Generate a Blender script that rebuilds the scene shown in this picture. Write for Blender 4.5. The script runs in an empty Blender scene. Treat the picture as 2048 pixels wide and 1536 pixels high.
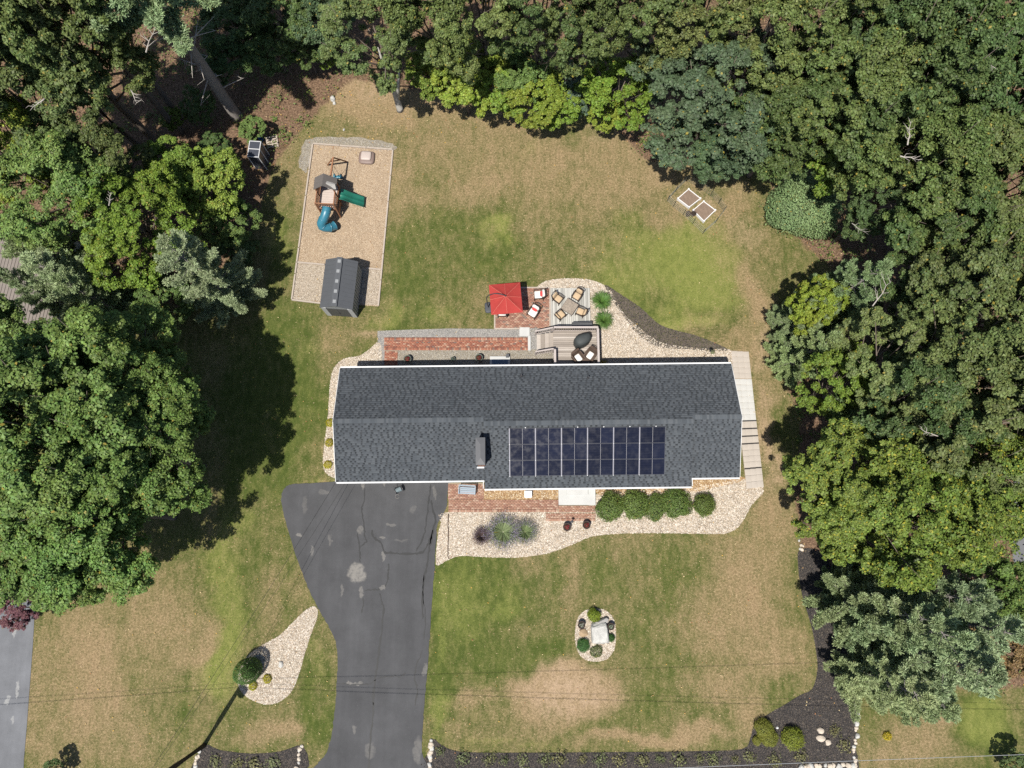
import bpy, bmesh, math, random
import numpy as np
from mathutils import Vector, Matrix, Euler
random.seed(7); rng = np.random.default_rng(11)
scene = bpy.context.scene
R_ = math.radians

# ------------------------------------------------------------------ camera, sky, sun, exposure
TILT, FOC, CAMH = R_(11.3), 1422.0, 50.0
cam_d = bpy.data.cameras.new('camera'); cam = bpy.data.objects.new('camera', cam_d)
scene.collection.objects.link(cam); scene.camera = cam
cam.location = (0, 0, CAMH); cam.rotation_euler = (TILT, 0, 0)
cam_d.sensor_fit = 'HORIZONTAL'; cam_d.sensor_width = 36.0
cam_d.lens = 36.0 * FOC / 2048.0; cam_d.clip_end = 2000; cam_d.clip_start = 0.5

SUN_EL, SUN_AZ = R_(66.0), R_(30.0)      # shadows fall towards (sin, cos) of SUN_AZ
world = bpy.data.worlds.new('World'); scene.world = world; world.use_nodes = True
wn = world.node_tree.nodes; wl = world.node_tree.links
sky = wn.new('ShaderNodeTexSky'); sky.sky_type = 'NISHITA'; sky.sun_disc = False
sky.sun_elevation = SUN_EL; sky.sun_rotation = SUN_AZ + math.pi
bg = wn['Background']; bg.inputs['Strength'].default_value = 0.074
wl.new(sky.outputs[0], bg.inputs[0])
sun_d = bpy.data.lights.new('sun', 'SUN'); sun_d.energy = 4.8; sun_d.angle = R_(0.53); sun_d.color = (1.0, 0.945, 0.85)
sun = bpy.data.objects.new('sun', sun_d); scene.collection.objects.link(sun); sun.location = (-20, -40, 60)
to_sun = Vector((-math.sin(SUN_AZ) * math.cos(SUN_EL), -math.cos(SUN_AZ) * math.cos(SUN_EL), math.sin(SUN_EL)))
sun.rotation_euler = to_sun.to_track_quat('Z', 'Y').to_euler()
vs = scene.view_settings
scene.display_settings.display_device = 'sRGB'
vs.view_transform = 'Standard'; vs.look = 'None'; vs.gamma = 1.0; vs.use_curve_mapping = False
vs.exposure = 0.58
cy = scene.cycles
cy.max_bounces = 6; cy.diffuse_bounces = 3; cy.glossy_bounces = 3; cy.transmission_bounces = 4; cy.transparent_max_bounces = 8
cy.use_denoising = False; cy.sample_clamp_indirect = 4.0
scene.render.film_transparent = False
scene.render.use_persistent_data = False

# ------------------------------------------------------------------ helpers
CT, ST = math.cos(TILT), math.sin(TILT)
def P(u, v, z=0.0):
    """plan helper: survey pixel of the photograph -> point of the place at height z"""
    x = (u - 1024.0) / FOC; y = -(v - 768.0) / FOC
    t = (CAMH - z) / -(y * ST - CT)
    return Vector((x * t, (y * CT + ST) * t, z))
def Qpix(X, Y):
    yc = Y * CT - CAMH * ST; zc = -Y * ST - CAMH * CT
    return 1024 + FOC * X / -zc, 768 - FOC * yc / -zc
def smooth_poly(pts, n=4):
    pts = [np.array(p, float) for p in pts]; out = []; m = len(pts)
    for i in range(m):
        p0, p1, p2, p3 = pts[i - 1], pts[i], pts[(i + 1) % m], pts[(i + 2) % m]
        for k in range(n):
            t = k / n
            out.append(0.5 * ((2 * p1) + (p2 - p0) * t + (2 * p0 - 5 * p1 + 4 * p2 - p3) * t * t + (3 * p1 - p0 - 3 * p2 + p3) * t ** 3))
    return np.array(out)
def pp(pts, z=0.0, smooth=0, jit=0.0):
    w = np.array([P(u, v, z)[:2] for u, v in pts])
    if smooth: w = smooth_poly(w, smooth)
    if jit: w = w + rng.normal(0, jit, w.shape)
    return w
def inside(poly, xy):
    x, y = xy[:, 0], xy[:, 1]; r = np.zeros(len(xy), bool); j = len(poly) - 1
    for i in range(len(poly)):
        xi, yi = poly[i]; xj, yj = poly[j]
        c = ((yi > y) != (yj > y)) & (x < (xj - xi) * (y - yi) / (yj - yi + 1e-12) + xi)
        r ^= c; j = i
    return r
def sample_in(poly, dens, n_max=60000):
    lo, hi = poly.min(0), poly.max(0); n = int(dens * (hi - lo).prod())
    xy = lo + rng.random((n, 2)) * (hi - lo); xy = xy[inside(poly, xy)]
    return xy[:n_max]

def link(o, parent=None):
    scene.collection.objects.link(o)
    if parent is not None: o.parent = parent
    return o
def tag(o, label=None, cat=None, group=None, kind=None):
    if label: o['label'] = label
    if cat: o['category'] = cat
    if group: o['group'] = group
    if kind: o['kind'] = kind
    return o
def thing(name, loc, label, cat, group=None, rz=0.0):
    o = bpy.data.objects.new(name, None); o.empty_display_size = 0.3
    link(o); o.location = loc; o.rotation_euler = (0, 0, rz)
    return tag(o, label, cat, group)
def npmesh(name, V, F, smooth=False):
    me = bpy.data.meshes.new(name); V = np.asarray(V, np.float32); F = np.asarray(F, np.int32)
    k = F.shape[1]
    me.vertices.add(len(V)); me.vertices.foreach_set('co', V.ravel())
    me.loops.add(F.size); me.loops.foreach_set('vertex_index', F.ravel())
    me.polygons.add(len(F)); me.polygons.foreach_set('loop_start', np.arange(0, F.size, k, dtype=np.int32))
    if smooth: me.polygons.foreach_set('use_smooth', np.ones(len(F), bool))
    me.update(calc_edges=True); return me
def obj(name, me, mat=None, parent=None, kind=None):
    o = bpy.data.objects.new(name, me)
    if mat is not None:
        if not me.materials: me.materials.append(mat)
        elif me.materials[0] != mat:
            o.material_slots[0].link = 'OBJECT'; o.material_slots[0].material = mat
    link(o, parent)
    if kind: o['kind'] = kind
    return o
BOXV = np.array([[-1,-1,-1],[1,-1,-1],[1,1,-1],[-1,1,-1],[-1,-1,1],[1,-1,1],[1,1,1],[-1,1,1]], float) / 2
BOXF = np.array([[0,3,2,1],[4,5,6,7],[0,1,5,4],[1,2,6,5],[2,3,7,6],[3,0,4,7]])
class MB:
    """collects shapes for ONE mesh"""
    def __init__(s): s.v = []; s.f = []; s.n = 0
    def add(s, V, F):
        V = np.asarray(V, float); s.v.append(V)
        for f in F: s.f.append([int(i) + s.n for i in f])
        s.n += len(V); return s
    def box(s, c, d, rz=0, rx=0, ry=0, taper=1.0):
        V = BOXV * np.array(d, float)
        if taper != 1.0: V[4:, :2] *= taper
        if rx or ry or rz: V = V @ np.array(Euler((rx, ry, rz)).to_matrix()).T
        return s.add(V + np.array(c, float), BOXF)
    def bar(s, a, b, w, h=None):
        a, b = Vector(a), Vector(b); d = b - a; q = d.to_track_quat('X', 'Z')
        V = BOXV * np.array([d.length, w, h or w])
        V = V @ np.array(q.to_matrix()).T
        return s.add(V + np.array((a + b) / 2), BOXF)
    def tube(s, pts, rad, n=8, cap=True):
        pts = [Vector(p) for p in pts]; rad = [rad] * len(pts) if np.isscalar(rad) else rad
        V = []; F = []
        for i, p in enumerate(pts):
            d = (pts[min(i + 1, len(pts) - 1)] - pts[max(i - 1, 0)])
            q = d.to_track_quat('Z', 'Y')
            for k in range(n):
                a = 2 * math.pi * k / n
                V.append(p + q @ Vector((math.cos(a) * rad[i], math.sin(a) * rad[i], 0)))
        for i in range(len(pts) - 1):
            for k in range(n):
                F.append([i * n + k, i * n + (k + 1) % n, (i + 1) * n + (k + 1) % n, (i + 1) * n + k])
        if cap: F.append(list(range(n))[::-1]); F.append([(len(pts) - 1) * n + k for k in range(n)])
        return s.add([tuple(v) for v in V], F)
    def lathe(s, prof, n=16, c=(0, 0, 0)):
        V = []; F = []
        for r, z in prof:
            for k in range(n):
                a = 2 * math.pi * k / n; V.append((c[0] + r * math.cos(a), c[1] + r * math.sin(a), c[2] + z))
        for i in range(len(prof) - 1):
            for k in range(n): F.append([i * n + k, i * n + (k + 1) % n, (i + 1) * n + (k + 1) % n, (i + 1) * n + k])
        F.append(list(range(n))[::-1]); F.append([(len(prof) - 1) * n + k for k in range(n)])
        return s.add(V, F)
    def prism(s, poly, z0, z1):
        n = len(poly); V = [(p[0], p[1], z0) for p in poly] + [(p[0], p[1], z1) for p in poly]
        F = [list(range(n))[::-1], list(range(n, 2 * n))] + [[i, (i + 1) % n, n + (i + 1) % n, n + i] for i in range(n)]
        return s.add(V, F)
    def pillow(s, c, d, rz=0, rx=0, e=0.35, nu=16, nv=9):
        V = []; F = []
        f = lambda w, m: math.copysign(abs(w) ** m, w)
        for j in range(nv):
            ph = -math.pi / 2 + math.pi * j / (nv - 1)
            for i in range(nu):
                th = 2 * math.pi * i / nu
                V.append((f(math.cos(ph), .6) * f(math.cos(th), e), f(math.cos(ph), .6) * f(math.sin(th), e), f(math.sin(ph), .8)))
        for j in range(nv - 1):
            for i in range(nu): F.append([j * nu + i, j * nu + (i + 1) % nu, (j + 1) * nu + (i + 1) % nu, (j + 1) * nu + i])
        V = np.array(V) * np.array(d) / 2
        V = V @ np.array(Euler((rx, 0, rz)).to_matrix()).T
        return s.add(V + np.array(c, float), F)
    def mesh(s, name, smooth=False):
        me = bpy.data.meshes.new(name)
        V = np.concatenate(s.v) if s.v else np.zeros((0, 3))
        me.from_pydata(V.tolist(), [], s.f)
        if smooth: me.polygons.foreach_set('use_smooth', np.ones(len(me.polygons), bool))
        me.update(); return me
    def build(s, name, mat, parent=None, smooth=False, kind=None):
        return obj(name, s.mesh(name, smooth), mat, parent, kind)
def boxes_mesh(name, C, S, RZ=None, faces=(1, 2, 3, 4, 5), tilt=None):
    C = np.asarray(C, float); S = np.asarray(S, float); n = len(C)
    V = BOXV[None] * S[:, None, :]
    if tilt is not None: V[:, :, 2] += V[:, :, 0] * tilt[:, :1] + V[:, :, 1] * tilt[:, 1:]
    if RZ is not None:
        c, s_ = np.cos(RZ)[:, None], np.sin(RZ)[:, None]
        x = V[:, :, 0] * c - V[:, :, 1] * s_; y = V[:, :, 0] * s_ + V[:, :, 1] * c
        V = np.stack([x, y, V[:, :, 2]], -1)
    V = V + C[:, None, :]
    F = BOXF[list(faces)][None] + (np.arange(n) * 8)[:, None, None]
    return npmesh(name, V.reshape(-1, 3), F.reshape(-1, 4))
OCV = np.array([[1,0,0],[0,1,0],[-1,0,0],[0,-1,0],[0,0,1],[0,0,-1]], float)
OCF = np.array([[0,1,4],[1,2,4],[2,3,4],[3,0,4],[1,0,5],[2,1,5],[3,2,5],[0,3,5]])
def pebbles_mesh(name, xy, z, smin, smax, flat=0.6):
    n = len(xy); r = smin + (smax - smin) * rng.random(n) ** 1.6
    S = np.stack([r * (0.8 + 0.5 * rng.random(n)), r * (0.7 + 0.4 * rng.random(n)), r * flat * (0.7 + 0.6 * rng.random(n))], -1)
    V = OCV[None] * S[:, None, :] + rng.normal(0, 0.12, (n, 6, 3)) * r[:, None, None]
    a = rng.random(n) * 6.283; c, s_ = np.cos(a)[:, None], np.sin(a)[:, None]
    V = np.stack([V[:, :, 0] * c - V[:, :, 1] * s_, V[:, :, 0] * s_ + V[:, :, 1] * c, V[:, :, 2]], -1)
    V += np.concatenate([xy, (z + r * flat * 0.35)[:, None]], 1)[:, None, :]
    F = OCF[None, :4] + (np.arange(n) * 6)[:, None, None]
    return npmesh(name, V.reshape(-1, 3), F.reshape(-1, 3))
def sheet(name, poly, z, mat, thick=0.0, label=None, kind='structure', parent=None):
    bm = bmesh.new(); vs_ = [bm.verts.new((p[0], p[1], z)) for p in poly]
    f = bm.faces.new(vs_); f.normal_update()
    if f.normal.z < 0: f.normal_flip()
    if thick:
        r = bmesh.ops.extrude_edge_only(bm, edges=list(bm.edges))
        for v in r['geom']:
            if isinstance(v, bmesh.types.BMVert): v.co.z -= thick
    bmesh.ops.triangulate(bm, faces=[f], ngon_method='EAR_CLIP')
    me = bpy.data.meshes.new(name); bm.to_mesh(me); bm.free()
    o = obj(name, me, mat, parent, kind)
    if label: o['label'] = label
    return o
def copy_tree(o, parent=None):
    c = o.copy(); scene.collection.objects.link(c); c.parent = parent
    for ch in list(o.children): copy_tree(ch, c)
    return c

# ------------------------------------------------------------------ materials
class NT:
    def __init__(s, name):
        s.m = bpy.data.materials.new(name); s.m.use_nodes = True; s.t = s.m.node_tree; s.t.nodes.clear()
        s.out = s.n('ShaderNodeOutputMaterial')
    def n(s, typ, **kw):
        nd = s.t.nodes.new(typ)
        for k, v in kw.items(): setattr(nd, k, v)
        return nd
    def l(s, a, b): s.t.links.new(a, b)
    def setin(s, nd, key, v):
        if v is None: return
        if isinstance(v, bpy.types.NodeSocket): s.l(v, nd.inputs[key])
        else: nd.inputs[key].default_value = v
    def pos(s): return s.n('ShaderNodeNewGeometry').outputs['Position']
    def objc(s): return s.n('ShaderNodeTexCoord').outputs['Object']
    def noise(s, vec, scale, detail=3, rough=0.6, col=False, dist=0.0):
        nd = s.n('ShaderNodeTexNoise'); s.l(vec, nd.inputs['Vector'])
        nd.inputs['Scale'].default_value = scale; nd.inputs['Detail'].default_value = detail; nd.inputs['Roughness'].default_value = rough
        nd.inputs['Distortion'].default_value = dist
        return nd.outputs['Color' if col else 'Fac']
    def math(s, op, a, b=None, clamp=False):
        nd = s.n('ShaderNodeMath', operation=op, use_clamp=clamp); s.setin(nd, 0, a); s.setin(nd, 1, b); return nd.outputs[0]
    def mix(s, f, a, b, mode='MIX'):
        nd = s.n('ShaderNodeMix', data_type='RGBA', blend_type=mode); s.setin(nd, 0, f)
        for k, v in ((6, a), (7, b)):
            if isinstance(v, tuple) and len(v) == 3: v = (*v, 1)
            s.setin(nd, k, v)
        return nd.outputs[2]
    def ramp(s, f, lo, hi, a=0.0, b=1.0):
        nd = s.n('ShaderNodeMapRange', interpolation_type='SMOOTHSTEP'); s.setin(nd, 0, f)
        nd.inputs[1].default_value = lo; nd.inputs[2].default_value = hi; nd.inputs[3].default_value = a; nd.inputs[4].default_value = b
        return nd.outputs[0]
    def vscale(s, vec, xyz):
        nd = s.n('ShaderNodeMapping'); s.l(vec, nd.inputs[0]); nd.inputs['Scale'].default_value = xyz; return nd.outputs[0]
    def val(s, col, f, amt):
        """multiply colour by 1 + amt*(f-.5)*2"""
        kn = s.n('ShaderNodeMath', operation='MULTIPLY_ADD'); s.setin(kn, 0, f); kn.inputs[1].default_value = 2 * amt; kn.inputs[2].default_value = 1 - amt
        k = kn.outputs[0]
        nd = s.n('ShaderNodeVectorMath', operation='SCALE'); s.setin(nd, 0, col if isinstance(col, bpy.types.NodeSocket) else col[:3])
        s.l(k, nd.inputs['Scale']); return nd.outputs[0]
    def bsdf(s, col, rough=0.8, spec=0.3, metal=0.0, bump=None, bstr=0.3, bdist=0.02):
        b = s.n('ShaderNodeBsdfPrincipled')
        if isinstance(col, tuple) and len(col) == 3: col = (*col, 1)
        s.setin(b, 'Base Color', col); s.setin(b, 'Roughness', rough); s.setin(b, 'Specular IOR Level', spec); s.setin(b, 'Metallic', metal)
        if bump is not None:
            bp = s.n('ShaderNodeBump'); bp.inputs['Strength'].default_value = bstr; bp.inputs['Distance'].default_value = bdist
            s.l(bump, bp.inputs['Height']); s.l(bp.outputs[0], b.inputs['Normal'])
        s.l(b.outputs[0], s.out.inputs[0]); return b
def M(name, col, rough=0.75, var=0.12, scale=3.0, fine=0.1, fscale=40.0, island=0.0, spec=0.3, metal=0.0, bump=0.0):
    t = NT(name); p = t.pos()
    c = t.val(col, t.noise(p, scale, 4), var)
    f = t.noise(p, fscale, 2)
    if fine: c = t.val(c, f, fine)
    if island: c = t.val(c, t.n('ShaderNodeNewGeometry').outputs['Random Per Island'], island)
    t.bsdf(c, rough, spec, metal, f if bump else None, bump, 0.01)
    return t.m
def palette(name, cols, rough=0.85, fine=0.12, fscale=60.0, pos=None, bump=0.0, var=0.1, scale=2.0, noisepick=0.0, spec=0.25, drough=0.0):
    """colour picked per loose piece"""
    t = NT(name); g = t.n('ShaderNodeNewGeometry'); p = g.outputs['Position']
    cr = t.n('ShaderNodeValToRGB'); cr.color_ramp.interpolation = 'CONSTANT'
    el = cr.color_ramp.elements; el.remove(el[1]); el[0].position = 0; el[0].color = (*cols[0], 1)
    for i in range(1, len(cols)):
        e = el.new(pos[i] if pos else i / len(cols)); e.color = (*cols[i], 1)
    fac = g.outputs['Random Per Island']
    t.l(fac, cr.inputs[0]); c = cr.outputs[0]
    f = t.noise(p, fscale, 2); c = t.val(c, f, fine); c = t.val(c, t.noise(p, scale, 4), var)
    bs = t.bsdf(c, rough, spec, 0, f if bump else None, bump, 0.01); bs.inputs['Diffuse Roughness'].default_value = drough
    return t.m

# ------------------------------------------------------------------ ground
def axis(lo, hi, step, far):
    inner = np.arange(lo, hi + step, step); k = np.array([3, 8, 20, 50, 120, 260.])
    return np.concatenate([lo - k[::-1], inner, hi + k]) if far else inner
gx = axis(-46, 46, 0.28, True); gy = axis(-19, 46, 0.28, True)
GX, GY = np.meshgrid(gx, gy); gU, gV = Qpix(GX, np.clip(GY, -60, 140))
def swirl(s, k):
    out = np.zeros_like(GX); r = np.random.default_rng(s)
    for i in range(7):
        f = k * 1.45 ** i; t = r.random() * 6.283; out += np.sin(GX * f * math.cos(t) + GY * f * math.sin(t) + r.random() * 6.283) / 1.35 ** i
    return out
bU, bV = gU + 14 * swirl(1, 0.55), gV + 14 * swirl(2, 0.55)
def blob(u, v, ru, rv, soft=0.9):
    d = np.sqrt(((bU - u) / ru) ** 2 + ((bV - v) / rv) ** 2); w = np.clip((1.25 - d) / soft, 0, 1); return w * w * (3 - 2 * w)
dry = np.full(GX.shape, 0.50); lime = np.zeros(GX.shape); bare = np.zeros(GX.shape)
def paint(a, lst):
    for u, v, ru, rv, val in lst:
        w = blob(u, v, ru, rv); a[:] = a * (1 - w) + val * w
paint(dry, [(1000, 330, 520, 150, .80), (900, 215, 260, 40, 1.0), (740, 200, 130, 60, 1.1), (1330, 320, 160, 70, .92), (1100, 360, 120, 60, .88), (870, 360, 70, 70, .6), (560, 390, 40, 60, .6),
  (570, 560, 40, 130, .25), (880, 520, 110, 110, .38), (820, 640, 120, 40, .2), (970, 480, 90, 60, .30), (1100, 460, 90, 60, .62), (1010, 540, 60, 40, .35), (1250, 480, 70, 60, .45),
  (1380, 530, 150, 80, .36), (1300, 620, 90, 50, .34), (1470, 430, 60, 60, .85), (1520, 600, 40, 130, .98), (1480, 700, 80, 40, .85), (1545, 850, 30, 140, .9), (1330, 440, 70, 40, .75),
  (540, 820, 110, 160, .16), (500, 900, 90, 90, .22), (720, 660, 50, 20, .75), (880, 645, 60, 22, .5), (700, 690, 40, 30, .6),
  (520, 1080, 110, 120, .5), (560, 1170, 60, 70, .6), (170, 1350, 150, 190, .92), (330, 1260, 90, 110, .78), (300, 1400, 60, 80, .62), (440, 1200, 38, 190, .24), (430, 1330, 32, 70, .26), (395, 1270, 26, 60, .95),
  (150, 1500, 160, 60, .85), (560, 1470, 80, 34, .95), (520, 1250, 60, 70, .62), (640, 1380, 40, 100, .28), (640, 1300, 22, 40, .6), (640, 1470, 26, 50, .2), (470, 1440, 50, 30, .4),
  (940, 1190, 90, 90, .22), (1050, 1180, 90, 60, .42), (1130, 1150, 30, 40, .85), (1000, 1300, 150, 60, .30), (880, 1400, 40, 110, .25), (1290, 1150, 130, 60, .42), (1330, 1270, 90, 70, .42), (1290, 1420, 90, 50, .35),
  (1130, 1392, 130, 60, 1.5), (1090, 1440, 60, 30, 1.0), (1470, 1200, 110, 150, .88), (1560, 1060, 50, 100, .98), (1540, 1300, 80, 110, .9), (1420, 1380, 70, 50, .85), (1460, 1150, 40, 40, 1.0), (940, 1420, 50, 24, .9), (980, 1470, 90, 24, .62), (1300, 1484, 190, 14, 1.15), (1500, 1440, 60, 40, .9),
  (1820, 1480, 90, 60, .82), (1880, 1430, 50, 20, 1.1), (1990, 1445, 80, 60, .28), (2000, 1350, 60, 40, 1.1)])
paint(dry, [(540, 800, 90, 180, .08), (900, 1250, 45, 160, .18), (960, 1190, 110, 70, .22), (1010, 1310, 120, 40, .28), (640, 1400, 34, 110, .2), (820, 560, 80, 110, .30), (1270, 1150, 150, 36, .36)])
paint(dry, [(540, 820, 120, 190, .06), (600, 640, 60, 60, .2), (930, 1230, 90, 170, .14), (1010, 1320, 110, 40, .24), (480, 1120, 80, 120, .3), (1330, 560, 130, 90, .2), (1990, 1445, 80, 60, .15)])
paint(lime, [(1350, 550, 210, 130, .52), (1400, 530, 120, 80, .62), (1290, 600, 60, 40, .3), (1350, 655, 90, 24, .7), (1000, 465, 45, 25, .6), (1250, 440, 40, 40, .35), (1055, 285, 40, 20, .4), (740, 440, 26, 60, .0), (790, 380, 20, 60, .35), (560, 480, 28, 60, .5),
  (750, 620, 60, 40, .45), (900, 620, 70, 40, .4), (640, 690, 40, 30, .3), (445, 1170, 58, 150, .48), (432, 1330, 52, 110, .6), (880, 1440, 25, 70, .5), (930, 1200, 80, 80, .4), (1020, 1200, 30, 40, .4), (1480, 1075, 30, 16, .5), (1480, 1010, 20, 30, .4),
  (1990, 1445, 85, 60, .55), (640, 1290, 16, 80, .35), (660, 955, 60, 8, .6), (1000, 1485, 140, 8, .4), (600, 990, 20, 60, .1), (880, 1250, 16, 120, .4), (460, 1060, 60, 30, .4)])
paint(bare, [(1393, 412, 46, 42, .6), (720, 655, 26, 14, .5), (730, 170, 60, 40, .45), (1545, 870, 26, 110, .5), (1535, 700, 20, 50, .45), (1585, 660, 20, 30, .5), (1580, 350, 26, 34, .6), (1500, 470, 30, 16, .3), (1230, 250, 20, 30, .3), (500, 265, 60, 60, .4), (1130, 1392, 120, 52, .95), (150, 640, 40, 20, .5)])
litter_polys = [[(-900, -700), (900, -700), (850, 185), (760, 165), (700, 160), (610, 250), (548, 330), (512, 440), (430, 560), (250, 650), (-900, 650)],
  [(900, -700), (2900, -700), (2900, 1385), (1750, 1370), (1655, 1150), (1598, 1095), (1590, 960), (1600, 830), (1560, 745), (1550, 640), (1670, 540), (1560, 450), (1530, 330), (1400, 330), (1290, 320), (1200, 225), (850, 185)]]
lit = np.zeros(GX.shape)
for lp in litter_polys:
    lit = np.maximum(lit, inside(np.array(lp, float), np.stack([gU.ravel(), gV.ravel()], 1)).reshape(GX.shape).astype(float))
for _ in range(6):
    l2 = lit.copy(); l2[1:-1, 1:-1] = (lit[:-2, 1:-1] + lit[2:, 1:-1] + lit[1:-1, :-2] + lit[1:-1, 2:] + 2 * lit[1:-1, 1:-1]) / 6; lit = l2
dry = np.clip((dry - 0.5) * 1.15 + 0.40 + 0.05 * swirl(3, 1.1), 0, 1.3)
ny, nx = GX.shape
idx = np.arange(ny * nx).reshape(ny, nx)
GF = np.stack([idx[:-1, :-1], idx[:-1, 1:], idx[1:, 1:], idx[1:, :-1]], -1).reshape(-1, 4)
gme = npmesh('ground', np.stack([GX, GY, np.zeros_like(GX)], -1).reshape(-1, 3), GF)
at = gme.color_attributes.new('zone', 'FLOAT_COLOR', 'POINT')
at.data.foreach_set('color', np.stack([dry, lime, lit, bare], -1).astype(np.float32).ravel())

def ground_mat():
    t = NT('lawn_and_woodland_floor'); p = t.pos()
    a = t.n('ShaderNodeAttribute', attribute_name='zone'); sp = t.n('ShaderNodeSeparateColor'); t.l(a.outputs['Color'], sp.inputs[0])
    big = t.noise(t.vscale(p, (1, 0.7, 1)), 0.35, 5, 0.62, dist=0.6)
    mid = t.noise(t.vscale(p, (1.5, 0.8, 1)), 1.5, 4, 0.65)
    fine = t.noise(p, 7.0, 4, 0.75)
    vfine = t.noise(t.vscale(p, (1, 0.75, 1)), 26.0, 2, 0.7)
    d = t.math('ADD', t.math('MULTIPLY', t.math('SUBTRACT', big, 0.5), 1.0), sp.outputs[0])
    d = t.math('ADD', d, t.math('MULTIPLY', t.math('SUBTRACT', mid, 0.5), 1.1))
    d = t.math('ADD', d, t.math('MULTIPLY', t.math('SUBTRACT', fine, 0.5), 1.15))
    d = t.math('ADD', d, t.math('MULTIPLY', t.math('SUBTRACT', vfine, 0.5), 0.7))
    strk = t.noise(t.vscale(p, (1.6, 0.07, 1)), 1.0, 3, 0.6)
    d = t.math('ADD', d, t.math('MULTIPLY', t.math('SUBTRACT', strk, 0.5), 0.45))
    dm = t.ramp(d, -0.12, 1.32)
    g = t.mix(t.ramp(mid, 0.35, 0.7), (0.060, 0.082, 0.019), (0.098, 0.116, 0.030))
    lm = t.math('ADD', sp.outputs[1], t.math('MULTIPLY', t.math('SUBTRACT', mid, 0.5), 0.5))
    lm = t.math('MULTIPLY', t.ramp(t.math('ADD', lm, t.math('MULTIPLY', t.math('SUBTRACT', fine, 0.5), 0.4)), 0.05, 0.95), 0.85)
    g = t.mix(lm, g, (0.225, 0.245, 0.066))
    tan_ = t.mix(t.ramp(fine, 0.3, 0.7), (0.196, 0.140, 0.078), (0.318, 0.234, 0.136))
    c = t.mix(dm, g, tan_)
    b = t.math('MULTIPLY', a.outputs['Alpha'], t.ramp(t.math('ADD', mid, t.math('MULTIPLY', fine, 0.5)), 0.5, 0.95))
    c = t.mix(b, c, (0.37, 0.27, 0.18))
    li = t.mix(t.ramp(fine, 0.35, 0.68), (0.090, 0.056, 0.038), (0.24, 0.160, 0.105))
    li = t.mix(t.ramp(mid, 0.5, 0.72, 0, 0.7), li, (0.075, 0.062, 0.026))
    lf = t.ramp(t.math('ADD', sp.outputs[2], t.math('MULTIPLY', t.math('SUBTRACT', mid, 0.5), 1.2)), 0.35, 0.7)
    c = t.mix(lf, c, li)
    c = t.val(c, vfine, 0.36); c = t.val(c, fine, 0.22)
    spk = t.ramp(t.noise(p, 11.0, 2, 0.5), 0.71, 0.76)
    c = t.mix(t.math('MULTIPLY', spk, 0.55), c, (0.50, 0.42, 0.26))
    h = t.math('ADD', vfine, t.math('MULTIPLY', fine, 1.5))
    t.bsdf(c, 0.95, 0.08, 0, h, 0.9, 0.06)
    return t.m
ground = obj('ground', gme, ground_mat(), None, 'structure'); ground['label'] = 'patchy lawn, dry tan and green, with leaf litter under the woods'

# ------------------------------------------------------------------ surface materials
def pebble_mat(name, c1, c2, c3, scale=16.0, wear=0.12):
    t = NT(name); p = t.pos()
    v = t.n('ShaderNodeTexVoronoi'); t.l(p, v.inputs['Vector']); v.inputs['Scale'].default_value = scale
    sp = t.n('ShaderNodeSeparateColor'); t.l(v.outputs['Color'], sp.inputs[0])
    c = t.mix(sp.outputs[0], c1, c2); c = t.mix(t.ramp(sp.outputs[1], 0.72, 0.8), c, c3)
    c = t.val(c, t.noise(p, 1.2, 3), 0.12); c = t.val(c, t.noise(p, 0.5, 5, 0.7), wear)
    e = t.ramp(v.outputs['Distance'], 0.25, 0.75, 1.0, 0.0)
    t.bsdf(c, 0.8, 0.2, 0, e, 0.8, 0.03)
    return t.m
m_pebble_bed = pebble_mat('pale_river_pebbles', (0.29, 0.245, 0.19), (0.42, 0.37, 0.305), (0.19, 0.15, 0.115), 22, 0.18)
m_gold_bed = pebble_mat('golden_pea_gravel', (0.26, 0.16, 0.08), (0.38, 0.275, 0.155), (0.15, 0.085, 0.045), 22)
m_grey_bed = pebble_mat('grey_stone_dust', (0.17, 0.165, 0.16), (0.30, 0.29, 0.28), (0.38, 0.36, 0.33), 34)
m_brown_bed = pebble_mat('brown_grey_fine_gravel', (0.17, 0.145, 0.115), (0.28, 0.25, 0.20), (0.36, 0.33, 0.27), 30)
m_chip_bed = pebble_mat('wood_chips_ground', (0.34, 0.255, 0.175), (0.46, 0.37, 0.27), (0.24, 0.165, 0.105), 34, 0.25)
m_pale_bed = pebble_mat('pale_crushed_stone', (0.31, 0.265, 0.21), (0.45, 0.385, 0.31), (0.20, 0.16, 0.12), 26)
m_mulch = pebble_mat('dark_mulch', (0.022, 0.020, 0.020), (0.048, 0.044, 0.043), (0.085, 0.07, 0.06), 24)
m_old_mulch = pebble_mat('weathered_mulch', (0.075, 0.06, 0.05), (0.14, 0.115, 0.095), (0.06, 0.065, 0.025), 24)
m_pebbles = palette('pebble_stones', [(0.42, 0.37, 0.31), (0.53, 0.485, 0.42), (0.34, 0.275, 0.205), (0.40, 0.325, 0.25), (0.21, 0.175, 0.14), (0.46, 0.41, 0.36)], 0.75, pos=[0, .25, .45, .62, .80, .86])
m_gold = palette('golden_stones', [(0.34, 0.235, 0.125), (0.43, 0.335, 0.215), (0.21, 0.125, 0.065), (0.29, 0.18, 0.085), (0.46, 0.40, 0.31)], 0.75)
m_grey_st = palette('grey_stones', [(0.22, 0.215, 0.21), (0.30, 0.29, 0.28), (0.16, 0.155, 0.15), (0.36, 0.34, 0.31)], 0.85)
m_chips = palette('wood_chips', [(0.42, 0.33, 0.235), (0.36, 0.27, 0.18), (0.48, 0.40, 0.305), (0.25, 0.17, 0.105), (0.39, 0.295, 0.20)], 0.85)
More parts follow.
